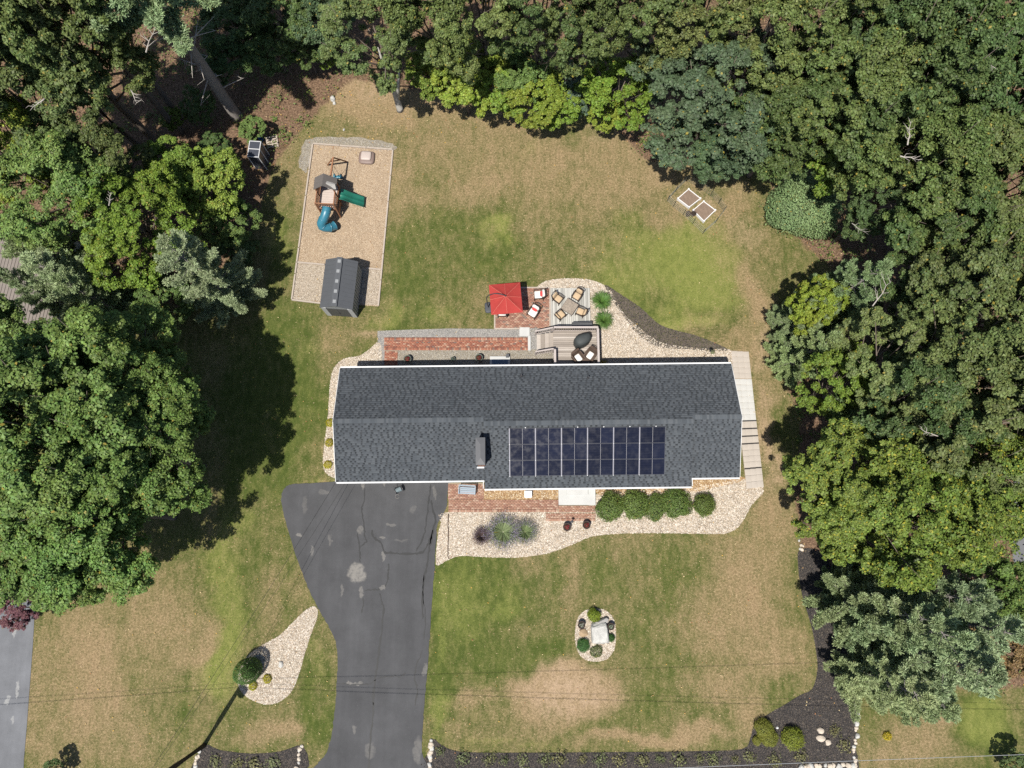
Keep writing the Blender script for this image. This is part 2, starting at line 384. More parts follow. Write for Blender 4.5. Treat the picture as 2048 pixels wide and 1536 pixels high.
m_bark = palette('bark_chips', [(0.035, 0.032, 0.032), (0.055, 0.05, 0.048), (0.022, 0.02, 0.02), (0.10, 0.085, 0.07)], 0.9)
m_leaf_litter = palette('fallen_leaves', [(0.36, 0.22, 0.08), (0.42, 0.30, 0.13), (0.28, 0.13, 0.06), (0.50, 0.40, 0.22), (0.46, 0.28, 0.06)], 0.8)

def bed(name, pts, z, mat, stone_mat, dens, smin, smax, smooth=4, label=None, flat=0.6, stone_name='pebbles', jit=0.0):
    poly = pp(pts, 0, smooth, jit)
    o = sheet(name, poly, z, mat, 0.0, label)
    xy = sample_in(poly, dens)
    obj(stone_name, pebbles_mesh(stone_name, xy, np.full(len(xy), z), smin, smax, flat), stone_mat, o, 'stuff')
    return o

# asphalt ------------------------------------------------------------
def asphalt(name, stains, base=(0.057, 0.058, 0.062), pale=(0.20, 0.19, 0.175)):
    t = NT(name); p = t.pos()
    wob = t.n('ShaderNodeVectorMath', operation='MULTIPLY_ADD'); t.l(t.noise(p, 1.6, 4, 0.65, True), wob.inputs[0]); wob.inputs[1].default_value = (0.7, 0.7, 0); t.l(p, wob.inputs[2])
    q = wob.outputs[0]
    sub = t.n('ShaderNodeVectorMath', operation='SUBTRACT'); t.l(q, sub.inputs[0]); sub.inputs[1].default_value = (0.35, 0.35, 0); q = sub.outputs[0]
    c = t.val(base, t.noise(p, 0.5, 6, 0.7), 0.42)
    c = t.val(c, t.noise(t.vscale(p, (1.0, 0.10, 1)), 1.1, 3), 0.26)
    g = t.noise(p, 70.0, 2, 0.7); c = t.val(c, g, 0.34)
    spk = t.ramp(t.noise(p, 34.0, 1), 0.72, 0.78); c = t.mix(t.math('MULTIPLY', spk, 0.5), c, (0.25, 0.24, 0.23))
    for (u, v, rx, ry, amt) in stains:
        w = P(u, v)
        s1 = t.n('ShaderNodeVectorMath', operation='SUBTRACT'); t.l(q, s1.inputs[0]); s1.inputs[1].default_value = (w.x, w.y, 0)
        s2 = t.n('ShaderNodeVectorMath', operation='MULTIPLY'); t.l(s1.outputs[0], s2.inputs[0]); s2.inputs[1].default_value = (1 / rx, 1 / ry, 0)
        ln = t.n('ShaderNodeVectorMath', operation='LENGTH'); t.l(s2.outputs[0], ln.inputs[0])
        f = t.math('MULTIPLY', t.ramp(ln.outputs['Value'], 0.75, 1.15, 1, 0), amt)
        f = t.math('MULTIPLY', f, t.ramp(t.noise(p, 6, 3), 0.25, 0.6, 0.45, 1.0))
        c = t.mix(f, c, pale)
    t.bsdf(c, 0.85, 0.25, 0, g, 0.5, 0.01)
    return t.m
DRV = [(590, 968), (672, 963), (780, 950), (893, 950), (895, 985), (893, 1012), (884, 1034), (875, 1050), (871, 1100), (868, 1150), (863, 1220), (858, 1300), (851, 1380), (846, 1450), (843, 1500), (838, 1580), (560, 1640), (600, 1560), (635, 1528), (656, 1498), (667, 1445), (672, 1390), (675, 1315), (669, 1277), (652, 1243), (634, 1212), (610, 1160), (586, 1092), (567, 1025), (563, 995), (570, 976)]
stains = [(714, 1146, .62, .62, .8), (722, 1184, .16, .42, .5), (766, 1113, .13, .35, .5), (766, 1176, .2, .16, .5), (720, 1060, .2, .3, .4), (765, 1076, .25, .1, .5), (782, 1050, .3, .12, .35), (598, 1071, .22, .15, .6), (624, 1100, .12, .4, .45), (683, 1180, .1, .5, .35), (700, 1366, .25, .12, .6), (716, 1366, .3, .1, .5),
          (726, 968, .14, .28, .5), (769, 966, .1, .3, .4), (708, 1460, .12, .28, .4), (740, 1500, .35, .5, .3), (835, 1500, .3, .8, .35), (850, 1340, .16, .4, .4), (648, 985, .4, .2, .25), (826, 1018, .3, .2, .2), (800, 1080, .5, .1, .2), (610, 1010, .2, .6, .2), (870, 985, .12, .5, .3), (660, 1080, .1, .4, .3)]
m_asphalt = asphalt('driveway_asphalt', stains)
driveway = sheet('driveway', pp(DRV, 0, 9, 0.018), 0.03, m_asphalt, 0.05, 'dark sealed asphalt driveway with tar filled cracks')
m_tar = M('crack_tar', (0.014, 0.015, 0.017), 0.6, 0.2, 5, 0.2, 60)
def crack(pts, w=0.05):
    pts = smooth_open([P(u, v)[:2] for u, v in pts], 5)
    V = []; F = []
    for i, p in enumerate(pts):
        d = pts[min(i + 1, len(pts) - 1)] - pts[max(i - 1, 0)]; d = d / (np.linalg.norm(d) + 1e-9); nrm = np.array([-d[1], d[0]])
        ww = 1.3 * w * (0.5 + 0.8 * random.random()) * (0.4 if i in (0, len(pts) - 1) else 1)
        off = nrm * random.gauss(0, 0.02)
        V += [(*(p + off + nrm * ww / 2), 0.035), (*(p + off - nrm * ww / 2), 0.035)]
        if i: F.append([2 * i - 2, 2 * i - 1, 2 * i + 1, 2 * i])
    obj('tar_crack', npmesh('tar_crack', V, F), m_tar, driveway)
def smooth_open(pts, n):
    pts = [np.array(p, float) for p in pts]; pts = [2 * pts[0] - pts[1]] + pts + [2 * pts[-1] - pts[-2]]; out = []
    for i in range(1, len(pts) - 2):
        p0, p1, p2, p3 = pts[i - 1:i + 3]
        for k in range(n):
            t = k / n; out.append(0.5 * ((2 * p1) + (p2 - p0) * t + (2 * p0 - 5 * p1 + 4 * p2 - p3) * t * t + (3 * p1 - p0 - 3 * p2 + p3) * t ** 3))
    out.append(pts[-2]); return out
for c_, w_ in [([(729, 975), (729, 1000), (723, 1018), (727, 1040), (729, 1060), (730, 1076), (734, 1082), (722, 1093)], .07), ([(714, 1067), (718, 1085), (720, 1110), (720, 1125)], .08),
  ([(744, 1060), (748, 1074), (762, 1086), (770, 1105), (785, 1106), (800, 1108), (830, 1107), (845, 1104), (858, 1085), (866, 1060)], .11), ([(832, 1102), (846, 1075), (853, 1045), (856, 1010), (860, 985), (861, 968)], .08), ([(862, 1000), (866, 1020), (871, 1038), (866, 1065), (858, 1100), (855, 1130), (850, 1150), (846, 1180), (845, 1210), (846, 1238)], .11),
  ([(777, 1127), (777, 1140), (775, 1160), (770, 1174)], .09), ([(730, 1182), (745, 1179), (760, 1179)], .08), ([(760, 1186), (764, 1205), (768, 1218), (765, 1240), (763, 1270), (758, 1300), (755, 1330), (750, 1362), (748, 1400), (745, 1440), (742, 1470), (738, 1520), (736, 1560)], .09), ([(726, 1196), (727, 1212), (723, 1226)], .07),
  ([(754, 1356), (775, 1353), (790, 1351), (800, 1354), (812, 1346)], .06), ([(672, 1367), (690, 1368), (720, 1369), (740, 1368), (752, 1358)], .05), ([(845, 1300), (832, 1335), (830, 1360), (835, 1380), (830, 1412)], .07), ([(748, 1372), (744, 1390), (747, 1410)], .05), ([(848, 1150), (846, 1190), (851, 1230), (848, 1280)], .05)]:
    crack(c_, w_)
m_asphalt2 = asphalt('neighbour_asphalt', [(30, 1260, .12, .5, .5), (35, 1380, .1, .6, .5), (15, 1400, .15, .3, .5), (25, 1440, .1, .3, .4)], (0.125, 0.130, 0.142), (0.33, 0.33, 0.32))
sheet('neighbour_driveway', pp([(-120, 1150), (72, 1150), (70, 1218), (66, 1290), (60, 1370), (54, 1450), (48, 1520), (46, 1600), (-120, 1600)]), 0.02, m_asphalt2, 0.03, 'smooth grey asphalt drive along the picture edge beside the big maple')
sheet('asphalt_parking', pp([(2030, 930), (2300, 900), (2300, 1250), (2060, 1190), (2026, 1120), (2020, 1040)]), 0.02, m_asphalt2, 0.03, 'grey asphalt glimpsed behind the yellow green maple')

# pebble beds ----------------------------------------------------------
FRONT_BED = [(884, 1026), (980, 1022), (1080, 1022), (1180, 1010), (1200, 985), (1380, 975), (1484, 958), (1512, 962), (1527, 980), (1521, 992), (1503, 1010), (1490, 1035), (1476, 1054), (1455, 1066), (1420, 1068), (1300, 1066), (1225, 1068), (1180, 1074), (1140, 1091), (1090, 1108), (1030, 1115), (970, 1114), (920, 1112), (893, 1121), (874, 1131), (872, 1110), (876, 1070), (882, 1045)]
bed('pebble_bed', FRONT_BED, 0.014, m_pebble_bed, m_pebbles, 360, 0.018, 0.055, 3, 'pale pebble bed curving along the front of the house')
bed('pebble_bed', [(632, 1214), (616, 1217), (592, 1238), (560, 1270), (525, 1290), (497, 1310), (480, 1338), (475, 1362), (484, 1385), (508, 1402), (535, 1409), (562, 1402), (585, 1380), (599, 1345), (609, 1310), (621, 1272), (635, 1232)], 0.014, m_pebble_bed, m_pebbles, 360, 0.018, 0.05, 4, 'teardrop pebble island beside the driveway')
bed('pebble_bed', [(1191 + 41 * math.copysign(abs(math.cos(a)) ** .8, math.cos(a)), 1270 + 53 * math.copysign(abs(math.sin(a)) ** .8, math.sin(a))) for a in np.linspace(0, 6.283, 20, endpoint=False)], 0.014, m_pebble_bed, m_pebbles, 360, 0.018, 0.05, 3, 'oval pebble island in the front lawn around a boulder')
bed('pebble_bed', [(1072, 580), (1082, 567), (1100, 560), (1130, 557), (1170, 558), (1200, 566), (1220, 580), (1232, 600), (1250, 630), (1278, 655), (1320, 684), (1370, 694), (1420, 698), (1462, 700), (1470, 730), (1400, 745), (1180, 745), (1170, 640), (1180, 585), (1120, 578)], 0.012, m_pebble_bed, m_pebbles, 360, 0.018, 0.05, 3, 'pale pebble bed between the deck and the dark mulch crescent')
bed('pebble_bed', [(760, 686), (738, 699), (718, 712), (692, 716), (672, 730), (661, 760), (656, 830), (648, 895), (646, 930), (652, 946), (672, 956), (700, 940), (710, 760), (760, 745)], 0.012, m_pebble_bed, m_pebbles, 360, 0.018, 0.05, 3, 'narrow pebble strip wrapping the garage end of the house')
bed('gravel_bed', [(1192, 970), (1300, 970), (1400, 955), (1480, 952), (1486, 962), (1440, 972), (1390, 984), (1300, 988), (1200, 990)], 0.022, m_gold_bed, m_gold, 260, 0.02, 0.05, 2, 'golden gravel under the eaves behind the clipped shrubs', stone_name='gravel')
bed('gravel_bed', [(960, 970), (1117, 970), (1117, 999), (965, 1000)], 0.022, m_gold_bed, m_gold, 330, 0.02, 0.05, 0, 'golden gravel strip between bench and white stoop', stone_name='gravel')
bed('gravel_bed', [(755, 662), (800, 660), (900, 657), (990, 658), (1062, 656), (1104, 656), (1110, 704), (1110, 750), (757, 750)], 0.010, m_grey_bed, m_grey_st, 150, 0.015, 0.035, 0, 'grey stone dust around the back brick walk', stone_name='gravel', jit=0.0)
bed('gravel_bed', [(796, 701), (1060, 699), (1105, 700), (1105, 745), (796, 745)], 0.016, m_brown_bed, m_grey_st, 60, 0.015, 0.03, 0, 'brown grey fine gravel along the back wall', stone_name='gravel')
bed('gravel_bed', [(616, 278), (660, 274), (700, 275), (745, 280), (785, 287), (786, 302), (700, 300), (640, 296), (622, 312), (615, 342), (598, 334), (603, 300)], 0.010, m_brown_bed, m_grey_st, 90, 0.015, 0.04, 5, 'grey gravel strip behind the playground', stone_name='gravel', jit=0.05)
# mulch beds -----------------------------------------------------------
bed('mulch_bed', [(1210, 570), (1240, 588), (1278, 613), (1300, 633), (1321, 650), (1352, 661), (1385, 669), (1420, 682), (1456, 699), (1434, 702), (1375, 699), (1320, 694), (1290, 680), (1264, 656), (1244, 628), (1222, 598)], 0.020, m_old_mulch, m_bark, 180, 0.02, 0.05, 4, 'crescent of weathered dark mulch behind the deck', stone_name='bark_chips')
bed('mulch_bed', [(1601, 1098), (1596, 1130), (1604, 1190), (1622, 1250), (1633, 1310), (1634, 1345), (1624, 1378), (1600, 1390), (1568, 1410), (1530, 1432), (1508, 1450), (1500, 1478), (1484, 1498), (1400, 1502), (1250, 1504), (1100, 1505), (950, 1505), (905, 1500), (880, 1488), (868, 1478), (862, 1500), (858, 1540), (1100, 1552), (1500, 1550), (1700, 1548), (1712, 1500), (1714, 1440), (1720, 1380), (1700, 1300), (1680, 1200), (1650, 1110)], 0.014, m_mulch, m_bark, 120, 0.02, 0.05, 3, 'black mulch bed sweeping down the lawn edge under the pines', stone_name='bark_chips')
bed('mulch_bed', [(408, 1492), (440, 1500), (500, 1507), (560, 1503), (606, 1492), (600, 1550), (392, 1560)], 0.014, m_mulch, m_bark, 120, 0.02, 0.05, 3, 'black mulch bed between utility pole and driveway', stone_name='bark_chips')

# playground -----------------------------------------------------------
PLAY = [(626, 288), (786, 300), (757, 613), (584, 600)]
bed('wood_chip_yard', PLAY, 0.012, m_chip_bed, m_chips, 150, 0.012, 0.035, 0, 'tan wood chip play yard framed by pale timbers', flat=0.35, stone_name='wood_chips')
bed('crushed_stone_pad', [(594, 526), (762, 541), (756, 611), (586, 599)], 0.022, m_pale_bed, m_pebbles, 120, 0.015, 0.035, 0, 'pale crushed stone pad under the shed', stone_name='gravel')
m_timber = M('pale_timber', (0.33, 0.285, 0.245), 0.85, 0.2, 3, 0.2, 40)
border = thing('timber_border', P(690, 450), 'pale landscape timbers framing the wood chip play yard', 'edging')
bo = border.location
def timber(a, b, w=0.11, h=0.12, z=0.0, parent=border, mat=m_timber, name='timber'):
    A, B = P(*a), P(*b); A.z = B.z = z + h / 2
    MB().bar(A - parent.location, B - parent.location, w, h).build(name, mat, parent)
L_, R2, T_, B_ = (626, 288), (786, 300), (757, 613), (584, 600)
def lerp2(a, b, t): return (a[0] + (b[0] - a[0]) * t, a[1] + (b[1] - a[1]) * t)
for a, b, n in ((L_, R2, 3), (R2, T_, 6), (B_, L_, 6), (B_, (642, 607), 1), ((594, 525), (650, 530), 1), ((733, 537), (763, 540), 1)):
    for i in range(n): timber(lerp2(a, b, i / n + 0.003), lerp2(a, b, (i + 1) / n - 0.003))

# brick paving ----------------------------------------------------------
m_brick = palette('paving_brick', [(0.25, 0.098, 0.066), (0.30, 0.128, 0.085), (0.19, 0.080, 0.060), (0.33, 0.172, 0.118), (0.27, 0.108, 0.070), (0.36, 0.235, 0.175), (0.16, 0.11, 0.095)], 0.9, 0.15, pos=[0, .2, .42, .56, .7, .84, .93])
m_brick2 = palette('worn_brick', [(0.26, 0.135, 0.098), (0.32, 0.18, 0.135), (0.22, 0.115, 0.088), (0.36, 0.24, 0.18), (0.29, 0.155, 0.11), (0.19, 0.15, 0.125)], 0.9, 0.18, pos=[0, .2, .42, .58, .74, .9])
m_brick3 = palette('dusty_brick', [(0.27, 0.15, 0.108), (0.32, 0.19, 0.14), (0.235, 0.125, 0.092), (0.36, 0.245, 0.185), (0.29, 0.165, 0.115)], 0.9, 0.18)
m_joint = M('sand_joint', (0.24, 0.19, 0.14), 0.95, 0.2, 6, 0.2, 60)
def brick_paving(name, rects, z, mat, label, edge=True):
    """rects: list of (u0,v0,u1,v1) survey pixels; running bond with a soldier course edge"""
    C = []; S = []; allp = []
    root = None
    for k, (u0, v0, u1, v1, sol) in enumerate(rects):
        a, b = P(u0, v1), P(u1, v0)
        x0, x1, y0, y1 = a.x, b.x, a.y, b.y
        s_ = sheet(name if k == 0 else 'joint_sand', np.array([(x0, y0), (x1, y0), (x1, y1), (x0, y1)]), z, m_joint, 0.02, label if k == 0 else None, 'structure' if k == 0 else None, root)
        if k == 0: root = s_
        bl, bw, g = 0.203, 0.098, 0.007
        if 't' in sol or 'b' in sol:
            for side, yy in (('t', y1 - bl / 2), ('b', y0 + bl / 2)):
                if side in sol:
                    for x in np.arange(x0 + bw / 2, x1 - bw / 2 + 0.001, bw + g): C.append((x, yy, z)); S.append((bw, bl, 0.05))
        ya = y0 + (bl + g if 'b' in sol else 0); yb = y1 - (bl + g if 't' in sol else 0)
        r = 0; y = ya + bw / 2
        while y < yb - bw * 0.4:
            x = x0 + (0 if r % 2 else -bl / 2)
            while x < x1:
                xa, xb = max(x, x0), min(x + bl, x1)
                if xb - xa > 0.03: C.append(((xa + xb) / 2, y, z)); S.append((xb - xa, bw, 0.05))
                x += bl + g
            y += bw + g; r += 1
    C = np.array(C); S = np.array(S); n = len(C)
    C[:, 2] += 0.002 + rng.random(n) * 0.008 - 0.014; C[:, :2] += rng.normal(0, 0.003, (n, 2))
    obj('bricks', boxes_mesh('bricks', C, S, rng.normal(0, 0.012, n), tilt=rng.normal(0, 0.012, (n, 2))), mat, root, 'stuff')
    return root
brick_paving('brick_walk', [(768, 675, 1059, 700.5, 'tb'), (768, 700.8, 796, 745, '')], 0.028, m_brick, 'red brick walk along the back of the house to the deck stairs')
brick_paving('brick_patio', [(991, 577, 1099, 656.5, '')], 0.05, m_brick2, 'brick patio framed in pale timber under the red parasol')
brick_paving('brick_walk', [(896, 966, 968, 999, ''), (897, 999.5, 1117, 1024, 'b'), (1117.5, 1011, 1191, 1024, ''), (1092, 1024.5, 1191, 1042, 'b')], 0.032, m_brick3, 'worn brick path from the driveway to the white front stoop')
pe = thing('timber_edging', P(1045, 657), 'pale timber frame around the brick patio', 'edging')
for a, b in (((989.5, 578), (989.5, 657)), ((988.5, 658), (1040, 657.5)), ((991, 575.8), (1099, 575.8)), ((1100, 576), (1100, 653))): timber(a, b, 0.10, 0.09, 0.0, pe)

# ------------------------------------------------------------------ the house
HA = R_(0.66)
house = thing('house', (-11.62, 2.88, 0), 'long single storey house with dark grey shingle gable roof', 'house', None, HA)
HL, HD, EZ, PT = 26.66, 7.64, 2.75, 0.3553
X1, X2, YF = 9.80, 23.45, -0.56
SEG = [(0.0, X1, 0.0), (X1, X2, YF), (X2, HL, 0.0)]
m_deckfelt = M('roof_underlay', (0.035, 0.036, 0.038), 0.9, 0.1)
m_siding = M('pale_siding', (0.60, 0.60, 0.58), 0.7, 0.06, 2, 0.04, 30)
m_white = M('white_trim', (0.56, 0.57, 0.58), 0.5, 0.04, 2, 0.03, 20)
m_shingle = palette('asphalt_shingles', [(0.067, 0.075, 0.086), (0.074, 0.083, 0.094), (0.062, 0.070, 0.080), (0.080, 0.089, 0.100)], 1.0, 0.16, 60, var=0.14, scale=0.35, spec=0.0, drough=1.0)
m_shingle_d = palette('dark_shingle_tabs', [(0.040, 0.044, 0.050), (0.048, 0.052, 0.058), (0.036, 0.040, 0.045)], 1.0, 0.2, 60, spec=0.0, drough=1.0)
m_ridge = palette('ridge_shingles', [(0.078, 0.088, 0.100), (0.088, 0.099, 0.112), (0.070, 0.079, 0.090), (0.098, 0.108, 0.120)], 1.0, 0.2, 60, spec=0.0, drough=1.0)
# walls
w = MB()
for x0, x1, yf in SEG:
    w.box(((x0 + x1) / 2, (yf + 0.40 + HD - 0.40) / 2, 1.3), (x1 - x0 - (0.6 if x1 in (HL,) or x0 == 0 else -0.002), HD - 0.80 - yf, 2.6))
w.build('wall', m_siding, house)
for gxp in (0.32, HL - 0.32):
    g = MB(); yr = HD / 2; zr = EZ + PT * yr - 0.2
    g.add([(gxp, 0.4, 2.55), (gxp, HD - 0.4, 2.55), (gxp, yr, zr), (gxp + .04, 0.4, 2.55), (gxp + .04, HD - 0.4, 2.55), (gxp + .04, yr, zr)], [[0, 1, 2], [3, 5, 4], [0, 2, 5, 3], [1, 4, 5, 2], [0, 3, 4, 1]])
    g.build('gable_wall', m_siding, house)
# roof slabs
roof = None; rb = MB()
TH = 0.14
for x0, x1, yf in SEG:
    yr = (HD + yf) / 2; zr = EZ + PT * (HD - yr)
    e = 0.0
    pts = [(x0, yf, EZ), (x1, yf, EZ), (x1, yr, zr), (x0, yr, zr), (x0, HD, EZ), (x1, HD, EZ)]
    V = [(p[0], p[1], p[2] - 0.022) for p in pts] + [(p[0], p[1], p[2] - TH) for p in pts]
    rb.add(V, [[0, 1, 2, 3], [3, 2, 5, 4], [6, 9, 8, 7], [9, 10, 11, 8], [0, 6, 7, 1], [4, 5, 11, 10], [0, 3, 9, 6], [3, 4, 10, 9], [1, 7, 8, 2], [2, 8, 11, 5]])
roof = rb.build('roof', m_deckfelt, house)
# shingles: one thin tab per piece
ang = math.atan(PT); ca, sa = math.cos(ang), math.sin(ang); EXPO = 0.146
VV = {0: [], 1: []}; FF = {0: [], 1: []}
def shingle_slope(x0, x1, yb, yr, sgn):
    """yb eave y, yr ridge y; sgn +1 front (y grows to ridge), -1 back"""
    run = abs(yr - yb) / ca; nc = int(run / EXPO) + 1
    for c in range(nc):
        s0 = c * EXPO - 0.03; s1 = min((c + 1) * EXPO + 0.01, run)
        if s0 > run - 0.03: continue
        x = x0 - random.random() * 0.4; dk = 0
        while x < x1:
            wdt = random.uniform(0.10, 0.17) if dk else random.uniform(0.14, 0.30); xa, xb = max(x, x0), min(x + wdt, x1); x += wdt
            kk = dk; dk = 1 - dk
            if xb - xa < 0.02: continue
            if kk and random.random() < 0.12: kk = 0
            hl_, hh_ = ((0.008, -0.006) if sgn > 0 else (0.0012, -0.0012))
            drop = 0.0 if kk else 0.006 * random.random(); top = s0 + (s1 - s0) * (0.62 if kk else 1.0); hm = hl_ + (hh_ - hl_) * 0.62
            parts_ = [(kk, s0 - drop, top, hl_ - (0.0005 if kk else 0) + (0.0015 if sgn > 0 else 0.0003) * random.random(), hm if kk else hh_)] + ([(0, top, s1, hm, hh_)] if kk else [])
            for k_, sa_, sb_, h0, h1 in parts_:
                L_V = VV[k_]; L_F = FF[k_]; nq = len(L_V)
                for xx, s_, h in ((xa, sa_, h0), (xb, sa_, h0), (xb, sb_, h1), (xa, sb_, h1), (xa, sa_, -0.008), (xb, sa_, -0.008)):
                    L_V.append((xx, yb + sgn * (s_ * ca - h * sa), EZ + s_ * sa + h * ca))
                if sgn > 0: L_F.append([nq, nq + 1, nq + 2, nq + 3]); L_F.append([nq + 4, nq + 5, nq + 1, nq])
                else: L_F.append([nq + 1, nq, nq + 3, nq + 2]); L_F.append([nq + 5, nq + 4, nq, nq + 1])
for x0, x1, yf in SEG:
    yr = (HD + yf) / 2
    shingle_slope(x0, x1, yf, yr, 1)
    shingle_slope(x0, x1, HD, yr, -1)
obj('shingles', npmesh('shingles', VV[0], FF[0]), m_shingle, roof, 'stuff'); obj('shingle_tabs', npmesh('shingle_tabs', VV[1], FF[1]), m_shingle_d, roof, 'stuff')
# ridge caps
C = []; rm = MB()
for x0, x1, yf in SEG:
    yr = (HD + yf) / 2; zr = EZ + PT * (HD - yr)
    x = x0 + 0.02
    while x < x1 - 0.1:
        xb = min(x + 0.20, x1 - 0.01); h = 0.035 + 0.008 * random.random(); wd = 0.155
        z0 = zr + 0.012
        V = []
        for xx, hh in ((x, h), (xb + 0.02, h - 0.02)):
            V += [(xx, yr - wd, zr - wd * PT + hh), (xx, yr, zr + hh + 0.01), (xx, yr + wd, zr - wd * PT + hh)]
        V += [(x, yr - wd, zr - wd * PT), (x, yr + wd, zr - wd * PT)]
        rm.add(V, [[0, 3, 4, 1], [1, 4, 5, 2], [0, 1, 2, 7, 6]])
        x += 0.15
rm.build('ridge_cap', m_ridge, roof, kind='stuff')
# fascia, gutters
def gutter(x0, x1, y, s):
    b = MB(); b.box(((x0 + x1) / 2, y + s * 0.065, EZ - 0.10), (x1 - x0, 0.13, 0.015)); b.box(((x0 + x1) / 2, y + s * 0.128, EZ - 0.055), (x1 - x0, 0.018, 0.10))
    b.box(((x0 + x1) / 2, y + s * 0.010, EZ - 0.075), (x1 - x0, 0.02, 0.12)); b.box(((x0 + x1) / 2, y + s * 0.085, EZ - 0.012), (x1 - x0, 0.09, 0.008))
    b.build('gutter', m_white, house)
for x0, x1, yf in SEG: gutter(x0 + 0.01, x1 - 0.01, yf, -1)
gutter(0.02, HL - 0.02, HD, 1)
for gxp, s in ((0, -1), (HL, 1)):
    for ya, yb in ((0.0, HD / 2), (HD, HD / 2)):
        rk = MB(); rk.bar((gxp + s * 0.018, ya, EZ - 0.08), (gxp + s * 0.018, yb, EZ + PT * HD / 2 - 0.08), 0.03, 0.16)
        rk.build('rake_board', m_white, house)
for xx in (9.72, 23.55):
    MB().box((xx, -0.28, EZ - 0.2), (0.04, 0.56, 0.14)).build('fascia', m_white, house)
for (xx, yy) in ((22.6, -0.26), (9.3, 0.30), (26.1, 0.3), (26.1, HD - .32)):
    b = MB(); b.box((xx, yy + 0.05, 1.3), (0.08, 0.07, 2.6)); b.bar((xx, yy, 0.12), (xx, yy - (0.75 if yy < 0 else 0.2), 0.05), 0.08, 0.07)
    b.build('downspout', m_white, house)
# doors and windows (front and back)
m_glass = M('window_glass', (0.03, 0.035, 0.04), 0.12, 0.05, 2, 0, spec=0.6)
m_door = M('front_door', (0.12, 0.03, 0.025), 0.5)
def wopen(name, x, y, zc, wd, ht, nrm, mat, bars=True):
    fr = MB(); s = nrm
    for dx in (-wd / 2, wd / 2): fr.box((x + dx, y + s * 0.03, zc), (0.08, 0.06, ht + 0.08))
    for dz in (-ht / 2, ht / 2): fr.box((x, y + s * 0.028, zc + dz), (wd - 0.08, 0.056, 0.08))
    if bars: fr.box((x, y + s * 0.026, zc), (wd - 0.08, 0.05, 0.05))
    f = fr.build(name, m_white, house)
    MB().box((x, y + s * 0.012, zc), (wd - 0.06, 0.02, ht - 0.06)).build('pane' if mat is m_glass else 'panel', mat, f)
for x in (2.4, 5.6): wopen('garage_door', x, 0.40, 1.12, 2.6, 2.15, -1, m_white, False)
for x, wd in ((11.6, 1.6), (13.6, 1.0), (18.5, 2.2), (21.6, 1.6)): wopen('window', x, YF + 0.40, 1.55, wd, 1.2, -1, m_glass)
wopen('front_door', 16.05, YF + 0.40, 1.1, 1.0, 2.05, -1, m_door, False)
for x, wd in ((2.5, 1.2), (8.0, 1.2), (18.5, 1.4), (20.5, 1.4), (24.5, 1.2)): wopen('window', x, HD - 0.40, 1.6, wd, 1.1, 1, m_glass)
wopen('back_door', 15.6, HD - 0.40, 1.72, 1.8, 1.7, 1, m_glass, True)
# chimney
def hl(u, v, z): return house.matrix_basis.inverted() @ P(u, v, z)
house_m = Matrix.Translation(house.location) @ Matrix.Rotation(HA, 4, 'Z')
def hl(u, v, z): return house_m.inverted() @ P(u, v, z)
m_chim = M('chimney_brick_red', (0.30, 0.15, 0.10), 0.9, 0.2, 4, 0.25, 30)
m_cap = M('chimney_metal', (0.085, 0.088, 0.095), 0.45, 0.1, 3, 0.05, 30, metal=0.2)
m_flash = M('flashing', (0.55, 0.57, 0.60), 0.4, 0.1, 4)
CZ = 5.10
ca_, cb_ = hl(952.5, 928.5, CZ), hl(969, 876, CZ)
cx, cyy = (ca_.x + cb_.x) / 2, (ca_.y + cb_.y) / 2; cw, cd = abs(cb_.x - ca_.x), abs(cb_.y - ca_.y)
ch = MB().box((cx, cyy, 3.95), (cw - 0.06, cd - 0.06, 1.9)).build('chimney', m_chim, house)
cpm = MB(); cpm.box((cx, cyy, 4.72), (cw + 0.02, cd + 0.02, 0.72)); cpm.build('chimney_cladding', m_cap, ch)
MB().add([(cx - cw / 2 - .04, cyy - cd / 2 - .04, CZ - 0.015), (cx + cw / 2 + .04, cyy - cd / 2 - .04, CZ - 0.015), (cx + cw / 2 + .04, cyy + cd / 2 + .04, CZ - 0.015), (cx - cw / 2 - .04, cyy + cd / 2 + .04, CZ - 0.015), (cx, cyy - cd / 4, CZ + 0.015), (cx, cyy + cd / 4, CZ + 0.015)], [[0, 1, 4], [1, 2, 5, 4], [2, 3, 5], [3, 0, 4, 5], [3, 2, 1, 0]]).build('chimney_cap', m_cap, ch)
fl = MB(); zr_ = EZ + PT * (cyy - cd / 2); fl.box((cx + .03, cyy - cd / 2 - 0.05, zr_ + 0.06), (cw + 0.16, 0.10, 0.10)); fl.box((cx + cw / 2 + 0.02, cyy - cd / 2 - .02, zr_ + 0.05), (0.12, 0.16, 0.08))
fl.build('flashing', m_flash, ch)
m_pvc = M('vent_pipe', (0.05, 0.05, 0.055), 0.5)
for (u, v) in ((1043, 751), (1177, 755)):
    q = hl(u, v, 3.25); zz = EZ + PT * (HD - q.y)
    b = MB(); b.lathe([(0.10, zz - 0.02), (0.07, zz + 0.05), (0.045, zz + 0.08), (0.045, zz + 0.38)], 10, (q.x, q.y, 0)); b.build('vent_pipe', m_pvc, house)
